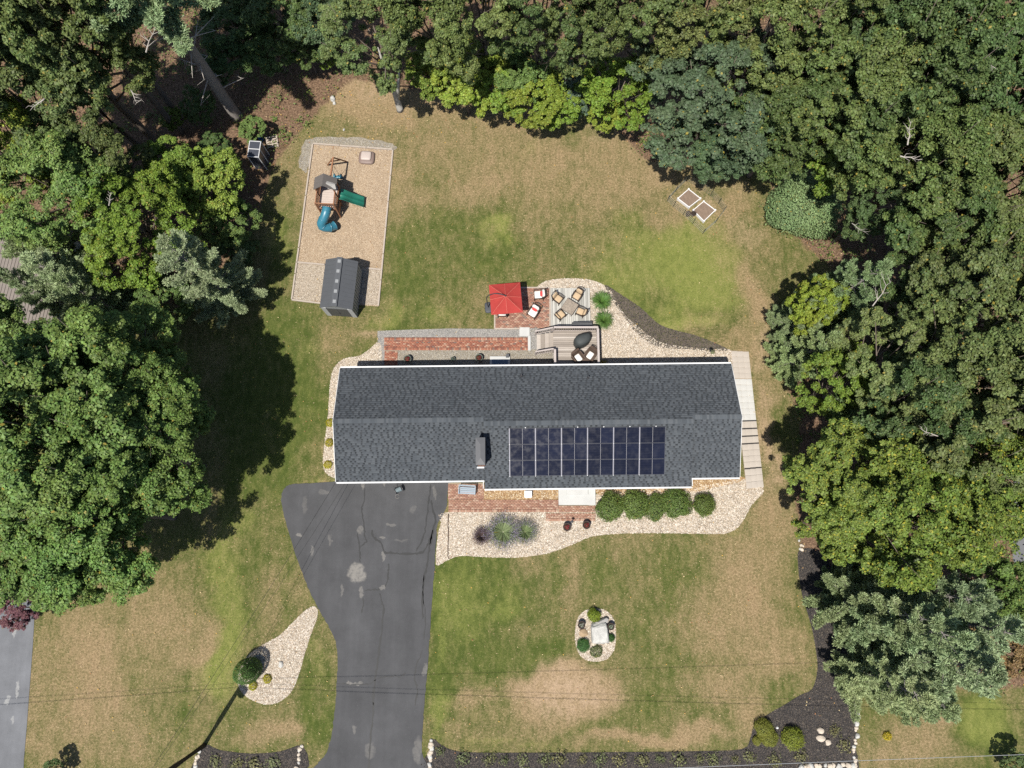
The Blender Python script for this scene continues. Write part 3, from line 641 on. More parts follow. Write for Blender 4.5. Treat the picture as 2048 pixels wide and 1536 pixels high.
# solar panels --------------------------------------------------------
def solar_mat():
    t = NT('solar_cells'); o = t.objc()
    def lines(axis, period, wdt):
        sp = t.n('ShaderNodeSeparateXYZ'); t.l(o, sp.inputs[0])
        m_ = t.math('FRACT', t.math('MULTIPLY', sp.outputs[axis], 1 / period)); return t.math('LESS_THAN', m_, wdt)
    c = t.val((0.006, 0.008, 0.019), t.noise(t.pos(), 0.8, 3), 0.3); c = t.val(c, t.n('ShaderNodeObjectInfo').outputs['Random'], 0.25)
    c = t.mix(t.math('MULTIPLY', lines(0, 0.083, 0.16), 0.4), c, (0.028, 0.032, 0.055))
    c = t.mix(t.math('MULTIPLY', lines(1, 0.167, 0.07), 0.4), c, (0.025, 0.028, 0.05))
    t.bsdf(c, t.ramp(t.noise(t.pos(), 2.5, 4), 0.3, 0.7, 0.10, 0.28), 0.28); return t.m
m_strip_l = M('cell_gap_strip', (0.28, 0.28, 0.30), 0.5, 0.3, 6, 0.3, 40); m_rail_s = M('mounting_rail', (0.27, 0.27, 0.32), 0.45, 0.25, 3); m_cells = solar_mat(); m_alu = M('aluminium', (0.55, 0.56, 0.60), 0.35, 0.05, 2, 0, metal=0.6); m_blackframe = M('black_frame', (0.05, 0.054, 0.07), 0.45)
# front slope of the middle section
yrM = (HD + YF) / 2
tl, br = hl(1019, 857, 4.12), hl(1331, 949, 3.1)
PX0, PX1 = hl(1019, 905, 3.65).x, hl(1331, 905, 3.65).x
ys1 = tl.y; ys0 = br.y
CW = (PX1 - PX0) / 6; RS = (ys1 - ys0) / ca / 3
rowname = ['bottom', 'middle', 'top']; ordn = ['first', 'second', 'third', 'fourth', 'fifth', 'sixth']
frame_me = None
for r in range(3):
    for c in range(6):
        yc = ys0 + (r + 0.5) * RS * ca; zc = EZ + PT * (yc - YF) + 0.11
        loc = house_m @ Vector((PX0 + (c + 0.5) * CW, yc, zc))
        if frame_me is None:
            pw, ph = CW - 0.055, RS - 0.02
            f = MB(); 
            for s in (-1, 1):
                f.box((s * (pw / 2 - 0.012), 0, 0), (0.024, ph, 0.04)); f.box((0, s * (ph / 2 - 0.008), 0), (pw - 0.05, 0.016, 0.04))
            frame_me = f.mesh('frame')
            cell_me = []
            cm = MB(); cm.box((0, 0, 0.006), (pw / 2 - 0.033, ph - 0.034, 0.012)); cell_me = cm.mesh('cell_panel')
            strip_me = MB().box((0, 0, 0.004), (0.015, ph - 0.034, 0.01)).mesh('centre_strip')
            rail_me = MB().box((0, 0, -0.02), (0.040, ph + 0.01, 0.03)).mesh('rail')
            clip_me = MB().box((0, 0, 0), (0.05, 0.04, 0.03)).mesh('clip')
        t = thing('solar_panel', loc, f'dark blue solar panel, {rowname[r]} row, {ordn[c]} from the chimney', 'solar panel', 'solar panels on the front roof slope')
        t.rotation_euler = (Matrix.Rotation(HA, 4, 'Z') @ Matrix.Rotation(ang, 4, 'X')).to_euler()
        obj('frame', frame_me, m_alu if False else m_blackframe, t)
        for s in (-1, 1):
            o_ = obj('cell_panel', cell_me, m_cells, t); o_.location.x = s * (pw / 4 - 0.004)
        obj('centre_strip', strip_me, m_strip_l, t)
        if c > 0 or True:
            o_ = obj('rail', rail_me, m_rail_s, t); o_.location.x = -CW / 2
            o_ = obj('clip', clip_me, m_white, t); o_.location = (-CW / 2, -RS / 2, 0.02)
        if r == 2 and c % 2 == 0 or (r == 2 and c in (3, 5)):
            o_ = obj('cable_clip', clip_me, m_white, t); o_.location = (CW * 0.12, RS / 2 + 0.03, -0.02); o_.scale = (1.4, 1.3, 1.3)
# front stoop
sx0, sx1 = P(1117, 1010), P(1190.5, 1010)
m_conc = M('white_concrete', (0.40, 0.405, 0.40), 0.85, 0.16, 1.5, 0.08, 50)
stoop = thing('stoop', ((sx0.x + sx1.x) / 2, 2.2, 0), 'white concrete stoop at the front door', 'stoop')
MB().box((0, 0, 0.11), (sx1.x - sx0.x, 1.55, 0.22)).build('slab', m_conc, stoop)
m_wear = M('worn_concrete', (0.52, 0.53, 0.52), 0.9, 0.12, 4)
MB().box((0, 0.35, 0.30), (1.5, 0.85, 0.16)).build('step', m_conc, stoop)
# back bulkhead step
bs = thing('back_step', P(1000, 722), 'concrete step with blue grey mat behind the house wall shadow', 'step')
MB().box((0, -0.2, 0.1), (1.45, 1.0, 0.2)).build('slab', m_conc, bs)
MB().box((0, -0.28, 0.21), (1.15, 0.7, 0.02)).build('mat', M('blue_mat', (0.10, 0.14, 0.20), 0.9), bs)
# ------------------------------------------------------------------ paver path on the right of the house
m_paver = palette('concrete_paver', [(0.32, 0.285, 0.25), (0.35, 0.315, 0.28), (0.29, 0.26, 0.23), (0.34, 0.29, 0.25), (0.37, 0.34, 0.31)], 0.9, 0.1)
m_paver_pale = palette('pale_paver', [(0.37, 0.37, 0.36), (0.40, 0.40, 0.39), (0.345, 0.34, 0.33), (0.40, 0.35, 0.31)], 0.9, 0.1)
m_strip = M('dark_cross_strip', (0.03, 0.028, 0.028), 0.8)
path = None
PA = [(1462, 701), (1497, 703), (1527, 978), (1493, 982)]
def path_pt(s, t):
    a = lerp2(PA[0], PA[3], t); b = lerp2(PA[1], PA[2], t); return P(*lerp2(a, b, s))
pj = np.array([path_pt(0, 0)[:2], path_pt(1, 0)[:2], path_pt(1, 1)[:2], path_pt(0, 1)[:2]])
path = sheet('paver_path', pj, 0.02, m_joint, 0.03, 'square concrete paver path down the gable end of the house')
pav_me = []
for k in range(3): pav_me.append(boxes_mesh('paver', [(0, 0, 0)], [(1, 1, 1)]))
def on_path(t0, t1, mat, base, ncol=3):
    A, B = path_pt(0.5, t0), path_pt(0.5, t1); ln = (B - A).length; nr = max(1, round(ln / 0.42))
    for i in range(nr):
        for j in range(ncol):
            a = path_pt(j / ncol, t0 + (t1 - t0) * i / nr); b = path_pt((j + 1) / ncol, t0 + (t1 - t0) * i / nr); c_ = path_pt((j + .5) / ncol, t0 + (t1 - t0) * (i + 0.5) / nr)
            o = obj('paver', pav_me[0], mat, path); wd = (b - a).length
            o.location = (c_.x, c_.y, 0.02 + base + random.random() * 0.006); o.scale = (wd - 0.014, ln / nr - 0.014, 0.05)
            o.rotation_euler.z = math.atan2(B.y - A.y, B.x - A.x) + math.pi / 2
tv = lambda v: (v - 702) / (980 - 702)
cuts = [(703, 757, 0), (758, 841, 1), (843, 856, 0), (858.5, 871, 0), (873.5, 886, 0), (888.5, 935, 0), (937.5, 976, 0)]
for k, (a, b, pale) in enumerate(cuts): on_path(tv(a), tv(b), m_paver_pale if pale else m_paver, 0.03 * max(0, k - 1) ** 0.5)
for v in (842, 857.3, 872.3, 887.3, 936.3):
    A, B = path_pt(0.02, tv(v)), path_pt(1.0, tv(v)); A.z = B.z = 0.05
    MB().bar(A, B, 0.07, 0.10).build('cross_strip', m_strip, path)  # dark bars laid across the path between paver sections

# ------------------------------------------------------------------ deck
DZ = 0.85
m_deck = palette('weathered_deck', [(0.40, 0.34, 0.28), (0.46, 0.40, 0.33), (0.35, 0.29, 0.24), (0.50, 0.45, 0.38)], 0.85, 0.16, 30)
m_deckv = []
for k, cc in enumerate([(0.27, 0.238, 0.21), (0.32, 0.285, 0.255), (0.225, 0.197, 0.173), (0.365, 0.33, 0.30)]):
    t = NT(f'deck_board_{k}'); p = t.pos(); c = t.val(cc, t.noise(t.vscale(p, (0.7, 14, 1)), 2.0, 4), 0.28); c = t.val(c, t.noise(p, 40, 2), 0.12); t.bsdf(c, 0.85, 0.15); m_deckv.append(t.m)
m_platv = []
for k, cc in enumerate([(0.31, 0.305, 0.285), (0.365, 0.36, 0.34), (0.265, 0.262, 0.245), (0.40, 0.395, 0.37)]):
    t = NT(f'platform_board_{k}'); p = t.pos(); c = t.val(cc, t.noise(t.vscale(p, (14, 0.7, 1)), 2.0, 4), 0.28); c = t.val(c, t.noise(p, 40, 2), 0.12); t.bsdf(c, 0.85, 0.15); m_platv.append(t.m)
d0, d1 = P(1107, 727, DZ), P(1194, 661, DZ)
deck = thing('deck', (d0.x, d0.y - 0.4, 0), 'raised grey timber deck with railings at the back wall', 'deck'); dl = deck.location
W, Dp = d1.x - d0.x, d1.y - d0.y + 0.4
nb = int(Dp / 0.145)
bme = MB().box((0, 0, 0), (1, 1, 1)).mesh('deck_board')
for i in range(nb):
    o = obj('deck_board', bme, m_deckv[random.randrange(4)], deck); o.location = (W / 2, (i + 0.5) * Dp / nb, DZ - 0.016); o.scale = (W, Dp / nb - 0.014, 0.032)
m_rail = M('grey_rail_timber', (0.36, 0.32, 0.305), 0.85, 0.15, 3, 0.15, 30)
m_post = M('deck_post_timber', (0.34, 0.29, 0.25), 0.85, 0.15, 3, 0.15, 30)
fr = MB()
for y in (0.1, Dp / 2, Dp - 0.06): fr.box((W / 2, y, DZ - 0.14), (W, 0.05, 0.2))
for x in (0.03, W - 0.03): fr.box((x, Dp / 2, DZ - 0.135), (0.05, Dp - 0.02, 0.19))
fr.build('joist_frame', m_post, deck)
for x in (0.1, W / 2, W - 0.1):
    for y in (0.3, Dp - 0.1): MB().box((x, y, (DZ - 0.24) / 2), (0.1, 0.1, DZ - 0.24)).build('post', m_post, deck)
bal_me = MB().box((0, 0, 0.43), (0.038, 0.038, 0.86)).mesh('baluster')
def railing(a, b, z0, z1, n_post=True, cap=0.14):
    a, b = Vector(a), Vector(b); ln = (b - a).length; up = Vector((0, 0, 1))
    A = Vector((a.x, a.y, z0)); B = Vector((b.x, b.y, z1))
    MB().bar(A + up * 0.95, B + up * 0.95, cap, 0.035).build('handrail', m_rail, deck)
    MB().bar(A + up * 0.90, B + up * 0.90, 0.04, 0.07).build('rail', m_rail, deck)
    MB().bar(A + up * 0.12, B + up * 0.12, 0.04, 0.07).build('rail', m_rail, deck)
    n = max(2, int(ln / 0.125))
    for i in range(n):
        f = (i + 0.5) / n; q = A.lerp(B, f)
        o = obj('baluster', bal_me, m_post, deck); o.location = q + up * 0.07; o.rotation_euler.z = math.atan2(b.y - a.y, b.x - a.x)
    for q in (A, B): MB().box((q.x, q.y, q.z + 0.45), (0.09, 0.09, 0.92)).build('post', m_rail, deck)
railing((0.0, Dp - 0.03, 0), (W - 0.05, Dp - 0.03, 0), DZ, DZ)
railing((W - 0.05, Dp - 0.12, 0), (W - 0.05, 0.15, 0), DZ, DZ)
railing((0.06, Dp * 0.42, 0), (0.06, 0.15, 0), DZ, DZ)
# stairs running down to the left
st_l = 1.25
for i in range(4):
    x = -0.14 - i * 0.29; z = DZ - (i + 1) * 0.17
    o = obj('stair_tread', bme, m_deckv[i], deck); o.location = (x, Dp * 0.71, z); o.scale = (0.29, Dp * 0.50, 0.04)
    o = obj('stair_tread', bme, m_deckv[(i + 2) % 4], deck); o.location = (x - 0.0, Dp * 0.71, z - 0.085); o.scale = (0.03, Dp * 0.49, 0.12)
railing((-1.25, Dp * 0.965, 0), (-0.06, Dp * 0.985, 0), 0.1, DZ, cap=0.10)
railing((-1.25, Dp * 0.43, 0), (-0.05, Dp * 0.44, 0), 0.1, DZ, cap=0.10)
sp_ = P(1058.5, 687); MB().box((sp_.x - dl.x, sp_.y - dl.y, 0.06), (0.2, 1.1, 0.12)).build('bottom_step', m_conc, deck)
lp = P(1049, 664); ld = thing('landing_slab', (lp.x, lp.y, 0), 'white square concrete slab at the foot of the deck stairs', 'slab')
MB().box((0, 0, 0.04), (0.74, 0.66, 0.08)).build('slab', m_conc, ld)
# low platform
q0, q1 = P(1101.5, 653), P(1179, 577.5)
plat = thing('timber_platform', (q0.x, q0.y, 0), 'low grey green timber platform under the dining set', 'platform')
Wp, Dq = q1.x - q0.x, q1.y - q0.y; nb = int(Wp / 0.145)
for i in range(nb):
    o = obj('platform_board', bme, m_platv[random.randrange(4)], plat); o.location = ((i + 0.5) * Wp / nb, Dq / 2, 0.14); o.scale = (Wp / nb - 0.014, Dq, 0.035)
fr = MB()
for y in (0.03, Dq / 2, Dq - 0.03): fr.box((Wp / 2, y, 0.065), (Wp - 0.02, 0.05, 0.11))
fr.build('joist_frame', m_post, plat)

# ------------------------------------------------------------------ shed
m_shed_roof = M('shed_roof_grey', (0.068, 0.073, 0.082), 0.7, 0.1, 2, 0.15, 30)
m_shed_wall = M('shed_wall_grey', (0.17, 0.18, 0.185), 0.7, 0.08, 2, 0.08, 30)
m_shed_dark = M('shed_door_dark', (0.06, 0.063, 0.066), 0.6, 0.08)
m_shed_lt = M('shed_trim_grey', (0.30, 0.31, 0.32), 0.6, 0.08)
m_sky_l = M('skylight_plastic', (0.22, 0.23, 0.24), 0.4, 0.1)
shed = thing('shed', (-12.25, 16.78, 0), 'grey plastic garden shed with five small skylights along its ridge', 'shed', None, R_(-4.0))
sw, sl, se, sr = 2.26, 3.56, 2.0, 2.62
MB().box((0, 0, 0.98), (sw - 0.10, sl - 0.10, 1.92)).build('wall', m_shed_wall, shed)
gbl = MB()
for s in (-1, 1):
    y = s * (sl / 2 - 0.06); gbl.add([(-sw / 2 + .06, y, 1.93), (sw / 2 - .06, y, 1.93), (0, y, sr - 0.08), (-sw / 2 + .06, y - s * .05, 1.93), (sw / 2 - .06, y - s * .05, 1.93), (0, y - s * .05, sr - 0.08)], [[0, 1, 2], [5, 4, 3], [0, 2, 5, 3], [1, 4, 5, 2]])
gbl.build('gable', m_shed_wall, shed)
rib_me = MB().box((0, 0, 0), (0.02, 0.10, 1.85)).mesh('wall_rib')
for i in range(14):
    for s in (-1, 1): o = obj('wall_rib', rib_me, m_shed_lt, shed); o.location = (s * (sw / 2 - 0.045), -sl / 2 + 0.2 + i * 0.245, 0.98)
rp = MB()
pitch = math.atan2(sr - se, sw / 2); slope = math.hypot(sr - se, sw / 2)
for s in (-1, 1):
    rp.box((s * sw / 4, 0, (se + sr) / 2), (slope + 0.05, sl + 0.04, 0.04), ry=s * pitch)
rf = rp.build('roof', m_shed_roof, shed)
seam = MB()
for i in range(11):
    for s in (-1, 1): seam.box((s * (0.28 + 0.001 * i) * 2.6, -sl / 2 + 0.17 + i * 0.322, (se + sr) / 2 - 0.08 + .012), (slope * 0.62, 0.012, 0.02), ry=s * pitch)
seam.build('roof_seams', m_shed_roof, rf)
MB().box((0, 0, sr + 0.01), (0.40, sl + 0.06, 0.035)).build('ridge_panel', m_shed_roof, rf)
sk_me = MB().box((0, 0, 0), (0.22, 0.24, 0.03)).mesh('skylight')
for i in range(5):
    o = obj('skylight', sk_me, m_sky_l, rf); o.location = (0.0, sl / 2 - 0.28 - i * 0.74, sr + 0.042)
for s in (-1, 1):
    dr = MB().box((s * 0.37, -sl / 2 + 0.035, 0.95), (0.73, 0.05, 1.75)).build('door', m_shed_dark, shed)
    MB().box((s * 0.06, -sl / 2 - 0.005, 0.95), (0.03, 0.04, 0.2)).build('handle', m_pvc, dr)
for s in (-1, 1): MB().box((s * 0.93, -sl / 2 + 0.03, 0.98), (0.34, 0.06, 1.9)).build('corner_panel', m_shed_lt, shed)
MB().box((0, 0, 0.01), (sw - .06, sl - .06, 0.05)).build('floor_base', m_shed_dark, shed)

# ------------------------------------------------------------------ playset
m_cedar = palette('stained_cedar', [(0.20, 0.095, 0.05), (0.25, 0.125, 0.07), (0.16, 0.075, 0.042)], 0.75, 0.2, 30)
m_pale_deck = M('bleached_boards', (0.40, 0.34, 0.31), 0.85, 0.12, 4, 0.15, 30)
m_green_sl = M('green_plastic', (0.014, 0.125, 0.088), 0.42, 0.3, 3, 0.05, 30, spec=0.5)
m_teal = M('teal_plastic', (0.03, 0.145, 0.21), 0.38, 0.28, 3, 0.05, 30, spec=0.5)
m_canopy = M('grey_brown_roof_board', (0.11, 0.10, 0.095), 0.85, 0.15, 4, 0.15, 30)
tc = P(656, 400, 1.5)
play = thing('playset', (tc.x, tc.y, 0), 'cedar playset with green wave slide and teal tube slide', 'playset', None, R_(-3))
pl_inv = (Matrix.Translation((tc.x, tc.y, 0)) @ Matrix.Rotation(R_(-3), 4, 'Z')).inverted()
def pl(u, v, z): return pl_inv @ P(u, v, z)
PZ = 1.5; hw = 0.66; dN, dS = 1.12, -0.66       # balcony south, roofed room north
post_me = MB().box((0, 0, 0.5), (0.09, 0.09, 1)).mesh('post')
for x in (-hw, hw):
    for y, h in ((dS, PZ + 0.85), (0.30, PZ + 1.15), (dN, PZ + 1.15)):
        o = obj('post', post_me, m_cedar, play); o.location = (x, y, 0); o.scale.z = h
pb = MB().box((0, 0, 0), (1, 1, 1)).mesh('floor_board')
for i in range(10):
    o = obj('floor_board', pb, m_pale_deck, play); y0 = dS + (dN - dS) * (i + .5) / 10; o.location = (0, y0, PZ); o.scale = (hw * 2 - 0.1, (dN - dS) / 10 - 0.012, 0.03)
fr = MB()
for x in (-hw, hw): fr.box((x, (dS + dN) / 2, PZ - 0.1), (0.05, dN - dS, 0.14))
for y in (dS, 0.30, dN): fr.box((0, y, PZ - 0.12), (2 * hw, 0.05, 0.14))
fr.build('floor_frame', m_cedar, play)
slat_me = MB().box((0, 0, 0.34), (0.075, 0.025, 0.68)).mesh('slat')
def slats(a, b, n):
    rot = math.atan2(b[1] - a[1], b[0] - a[0])
    for i in range(n):
        f = (i + 0.5) / n; o = obj('slat', slat_me, m_cedar, play); o.location = (a[0] + (b[0] - a[0]) * f, a[1] + (b[1] - a[1]) * f, PZ + 0.06); o.rotation_euler.z = rot
    MB().bar((a[0], a[1], PZ + 0.77), (b[0], b[1], PZ + 0.77), 0.06, 0.09).build('rail', m_cedar, play)
slats((-hw, dS), (-hw, 0.30), 7); slats((-hw, dS), (hw, dS), 8); slats((hw, dS), (hw, 0.30), 7); slats((-hw, 0.30), (-hw, dN), 7); slats((-hw, dN), (hw, dN), 8)
rr = MB(); zr0, zr1 = PZ + 1.05, PZ + 1.75
for s in (-1, 1): rr.box((s * 0.40, 0.72, (zr0 + zr1) / 2), (math.hypot(0.82, zr1 - zr0), 0.95, 0.03), ry=s * math.atan2(zr1 - zr0, 0.82))
rof = rr.build('roof', m_canopy, play)
dm = MB(); dm.add([(0.25, 0.32, zr0 + 0.12), (0.85, 0.32, zr0 + 0.12), (0.85, 0.72, zr0 + 0.12), (0.25, 0.72, zr0 + 0.5), (0.82, 0.52, zr0 + 0.48), (0.2, 0.52, zr0 + 0.62)], [[0, 1, 4, 5], [1, 2, 4], [2, 3, 5, 4]])
dm.build('dormer', M('dormer_grey', (0.34, 0.33, 0.32), 0.8), rof)
# lower panels and ladder
sidew = MB(); sidew.box((hw + 0.03, -0.05, 0.75), (0.03, 1.1, 0.5)); sidew.box((-hw - 0.03, -0.05, 0.85), (0.03, 1.1, 0.4)); sidew.build('side_panel', m_cedar, play)
# wave slide (east)
a, b = pl(680, 390, 1.45), pl(729, 406, 0.22)
sl_dir = (b - a); sl_dir.z = 0; L = sl_dir.length; sl_dir.normalize(); sd = Vector((-sl_dir.y, sl_dir.x, 0))
V = []; F = []; nseg = 22
prof = [(-0.42, 0.16), (-0.38, 0.17), (-0.35, 0.02), (-0.03, 0.0), (0, 0.05), (0.03, 0.0), (0.35, 0.02), (0.38, 0.17), (0.42, 0.16)]
for i in range(nseg + 1):
    t = i / nseg; z = 1.45 + (0.20 - 1.45) * (t ** 1.1) + 0.10 * math.sin(t * 2 * math.pi * 1.3) * (1 - t); q = a + sl_dir * (L * t)
    for px_, pz_ in prof: V.append((q.x + sd.x * px_, q.y + sd.y * px_, z + pz_))
n_ = len(prof)
for i in range(nseg):
    for k in range(n_ - 1): F.append([i * n_ + k, i * n_ + k + 1, (i + 1) * n_ + k + 1, (i + 1) * n_ + k])
sm = MB().add(V, F).build('wave_slide', m_green_sl, play, True); md = sm.modifiers.new('s', 'SOLIDIFY'); md.thickness = 0.03
# tube slide (south, curling)
pts = [pl(654, 416, 1.75), pl(652, 425, 1.70), pl(648, 436, 1.50), pl(643, 446, 1.22), pl(646, 453, 0.95), pl(656, 455, 0.72), pl(664, 453, 0.52), pl(670, 450, 0.42)]
pts = [Vector(p) for p in smooth_open([tuple(p) for p in pts], 4)]
ts = MB(); ts.tube(pts, [0.33] * len(pts), 14, cap=False); o = ts.build('tube_slide', m_teal, play, True); md = o.modifiers.new('s', 'SOLIDIFY'); md.thickness = 0.025
rg_ = MB()
for i in range(3, len(pts) - 1, 6):
    rg_.tube([pts[i] - (pts[i + 1] - pts[i]) * 0.25, pts[i] + (pts[i + 1] - pts[i]) * 0.25], 0.365, 14)
rg_.tube([pts[0], pts[0] + (pts[1] - pts[0]) * 0.6], 0.37, 14, cap=False)
rg_.build('tube_collar', m_teal, o, True)
# swing beam
A, B = pl(666.5, 315, 2.3), pl(659, 366, 2.3)
MB().bar(A, B, 0.10, 0.14).build('swing_beam', m_cedar, play)
ground_pts = [pl(655, 330, 0), pl(693, 323, 0)]
for gp in ground_pts: MB().bar(A, gp, 0.09, 0.09).build('swing_leg', m_cedar, play)
m1, m2 = A.lerp(ground_pts[0], 0.55), A.lerp(ground_pts[1], 0.55); MB().bar(m1, m2, 0.05, 0.09).build('cross_brace', m_cedar, play)
m_rope = M('swing_rope', (0.35, 0.33, 0.28), 0.8); m_seat = M('swing_seat_dark', (0.015, 0.03, 0.03), 0.5)
for f, kind in ((0.30, 'glider'), (0.52, 'seat'), (0.74, 'seat')):
    q = A.lerp(B, f); sw_o = MB(); zz = 0.5
    if kind == 'glider':
        sw_o.pillow((q.x, q.y, zz), (0.75, 0.22, 0.12)); sw_o.box((q.x - .25, q.y, zz + .12), (0.12, 0.3, 0.2)); sw_o.box((q.x + .25, q.y, zz + .12), (0.12, 0.3, 0.2))
    else: sw_o.tube([(q.x + 0.2 * math.cos(t), q.y + 0.2 * math.sin(t), zz) for t in np.linspace(0.5, 5.8, 12)], 0.06, 6)
    so = sw_o.build('swing', m_teal if kind == 'glider' else m_seat, play, True)
    rp_ = MB()
    for s in (-.2, .2): rp_.tube([(q.x + s, q.y, zz), (q.x + s * 0.4, q.y, 2.25)], 0.012, 5)
    rp_.build('rope', m_rope, so)
# sandbox ---------------------------------------------------------------
sb = P(734, 317); sbx = thing('sandbox', (sb.x, sb.y, 0), 'brown plastic sandbox with beige domed lid in the play yard corner', 'sandbox', None, R_(-4))
m_brown_pl = M('brown_plastic', (0.17, 0.125, 0.11), 0.5, 0.1); m_beige_pl = M('beige_plastic', (0.38, 0.325, 0.30), 0.5, 0.08)
b = MB(); b.pillow((0, 0, 0.12), (1.22, 1.1, 0.30), e=0.45); b.build('basin', m_brown_pl, sbx, True)
b = MB(); b.pillow((-0.02, 0.06, 0.30), (0.80, 0.74, 0.22), e=0.35); b.build('lid', m_beige_pl, sbx, True)
# glazed cabinet at the edge of the woods ---------------------------------
gc = P(526, 324); cab = thing('storage_cabinet', (gc.x, gc.y, 0), 'tall dark cabinet with pale metal frame at the wood edge', 'cabinet', None, R_(-4))
m_dkglass = M('smoked_panel', (0.05, 0.055, 0.07), 0.25, 0.2, 3, 0.1, 20, spec=0.5); m_alf = M('pale_frame', (0.50, 0.51, 0.53), 0.5, 0.08)
W_, D_, H_ = 0.82, 1.25, 1.9
MB().box((0, 0, H_ / 2), (W_ - 0.04, D_ - 0.04, H_ - 0.02)).build('panel', m_dkglass, cab)
f = MB()
for sx in (-1, 1):
    for sy in (-1, 0, 1): f.box((sx * W_ / 2, sy * D_ / 2, H_ / 2), (0.05, 0.05, H_))
    f.box((sx * W_ / 2, 0, H_), (0.048, D_ - 0.05, 0.048))
for sy in (-1, 0, 1): f.box((0, sy * D_ / 2, H_ + 0.002), (W_ - .05, 0.05, 0.05))
f.build('frame', m_alf, cab)
bc = P(522, 276); blue = thing('bucket', (bc.x + 0.1, bc.y - 0.2, 0), 'blue bucket beside the dark cabinet', 'bucket'); MB().lathe([(0.14, 0), (0.18, 0.36), (0.19, 0.37), (0.16, 0.36), (0.13, 0.05)], 14).build('body', M('blue_plastic', (0.03, 0.12, 0.35), 0.4), blue, True)
tb = P(545, 285); cold = thing('pallet', (tb.x, tb.y, 0), 'grey wooden pallet lying beside the dark cabinet', 'pallet', None, 0.2)
for i in range(5): MB().box((0, -0.4 + i * 0.2, 0.12), (0.9, 0.12, 0.02)).build('slat', m_post, cold)
for i in range(3): MB().box((-0.4 + i * 0.4, 0, 0.055), (0.09, 0.95, 0.10)).build('bearer', m_post, cold)

# ------------------------------------------------------------------ outdoor furniture
m_cream = M('white_cushion', (0.60, 0.58, 0.56), 0.9, 0.05, 5, 0.06, 60); m_tan = M('tan_cushion', (0.40, 0.30, 0.195), 0.9, 0.08, 5, 0.1, 60)
m_iron = M('dark_bronze_metal', (0.045, 0.032, 0.026), 0.5, 0.1); m_wick = M('brown_wicker', (0.075, 0.05, 0.038), 0.7, 0.2, 10, 0.3, 40); m_redp = M('red_pillow', (0.50, 0.05, 0.05), 0.9, 0.15, 8)
def armchair(name, loc, rz, label, cat, group, frame_m, cush_m, w=0.70, d=0.70, back_h=0.42, pillow=None, solid=False):
    """faces local -Y"""
    t = thing(name, loc, label, cat, group, rz)
    leg_me = MB().box((0, 0, 0.16), (0.05, 0.05, 0.32)).mesh('leg')
    for sx in (-1, 1):
        for sy in (-1, 1):
            o = obj('leg', leg_me, frame_m, t); o.location = (sx * (w / 2 - 0.03), sy * (d / 2 - 0.03), 0)
        ab = MB()
        ab.tube([(sx * (w / 2 - .02), -d / 2 + 0.02, 0.34), (sx * (w / 2), -d / 2 + 0.0, 0.58), (sx * (w / 2 + .01), 0, 0.61), (sx * (w / 2 - .01), d / 2 - 0.05, 0.60)], 0.03 if not solid else 0.06, 6)
        if solid: ab.box((sx * (w / 2 - 0.01), 0, 0.42), (0.11, d - 0.06, 0.32))
        ab.build('armrest', frame_m, t, not solid)
    MB().box((0, 0, 0.335), (w - 0.04, d - 0.02, 0.05)).build('seat_frame', frame_m, t)
    bf = MB()
    for sx in (-1, 1): bf.bar((sx * (w / 2 - 0.04), d / 2 - 0.04, 0.34), (sx * (w / 2 - 0.06), d / 2 + 0.14, 0.42 + back_h + .12), 0.045, 0.045)
    bf.tube([(-w / 2 + .05, d / 2 + 0.13, 0.42 + back_h + .1), (0, d / 2 + 0.16, 0.42 + back_h + .16), (w / 2 - .05, d / 2 + 0.13, 0.42 + back_h + .1)], 0.03, 6)
    for k in range(5): bf.bar((-w / 2 + .1 + k * (w - .2) / 4, d / 2 - 0.03, 0.36), (-w / 2 + .1 + k * (w - .2) / 4, d / 2 + 0.14, 0.42 + back_h + .1), 0.02, 0.02)
    bf.build('back_frame', frame_m, t)
    MB().pillow((0, -0.03, 0.42), (w - (0.28 if solid else 0.12), d - 0.14, 0.14), e=0.3).build('seat_cushion', cush_m, t, True)
    if solid: MB().box((0, d / 2 + 0.02, 0.36 + back_h / 2), (w - .02, 0.10, back_h + .25), rx=R_(-12)).build('back_panel', frame_m, t)
    else: MB().pillow((0, d / 2 - 0.02, 0.50 + back_h / 2), (w - 0.14, 0.14, back_h), e=0.3, rx=R_(-18)).build('back_cushion', cush_m, t, True)
    if pillow: MB().pillow((0, d / 2 - 0.16, 0.60), (0.42, 0.16, 0.24), e=0.6, rx=R_(-25)).build('pillow', pillow, t, True)
    return t
armchair('patio_armchair', P(1077, 593, 0.05), R_(-86), 'white cushioned armchair with red pillow, upper one beside the parasol', 'armchair', 'white armchairs on the brick patio', m_iron, m_cream, pillow=m_redp)
armchair('patio_armchair', P(1066, 628, 0.05), R_(-33) , 'white cushioned armchair with red pillow turned at an angle on brick patio', 'armchair', 'white armchairs on the brick patio', m_iron, m_cream, pillow=m_redp)
armchair('patio_armchair', P(1005, 627, 0.05), R_(180), 'white cushioned armchair mostly hidden under the red parasol', 'armchair', 'white armchairs on the brick patio', m_iron, m_cream)
pc = P(1139.6, 612, 0.16); trz = math.atan2(P(1136, 594, .7).y - P(1158.7, 608, .7).y, P(1136, 594, .7).x - P(1158.7, 608, .7).x)
tpos = P(1139.6, 613, 0.72); tb_ = thing('dining_table', (tpos.x, tpos.y, 0.16), 'square stone topped dining table on the timber platform', 'table', None, trz)
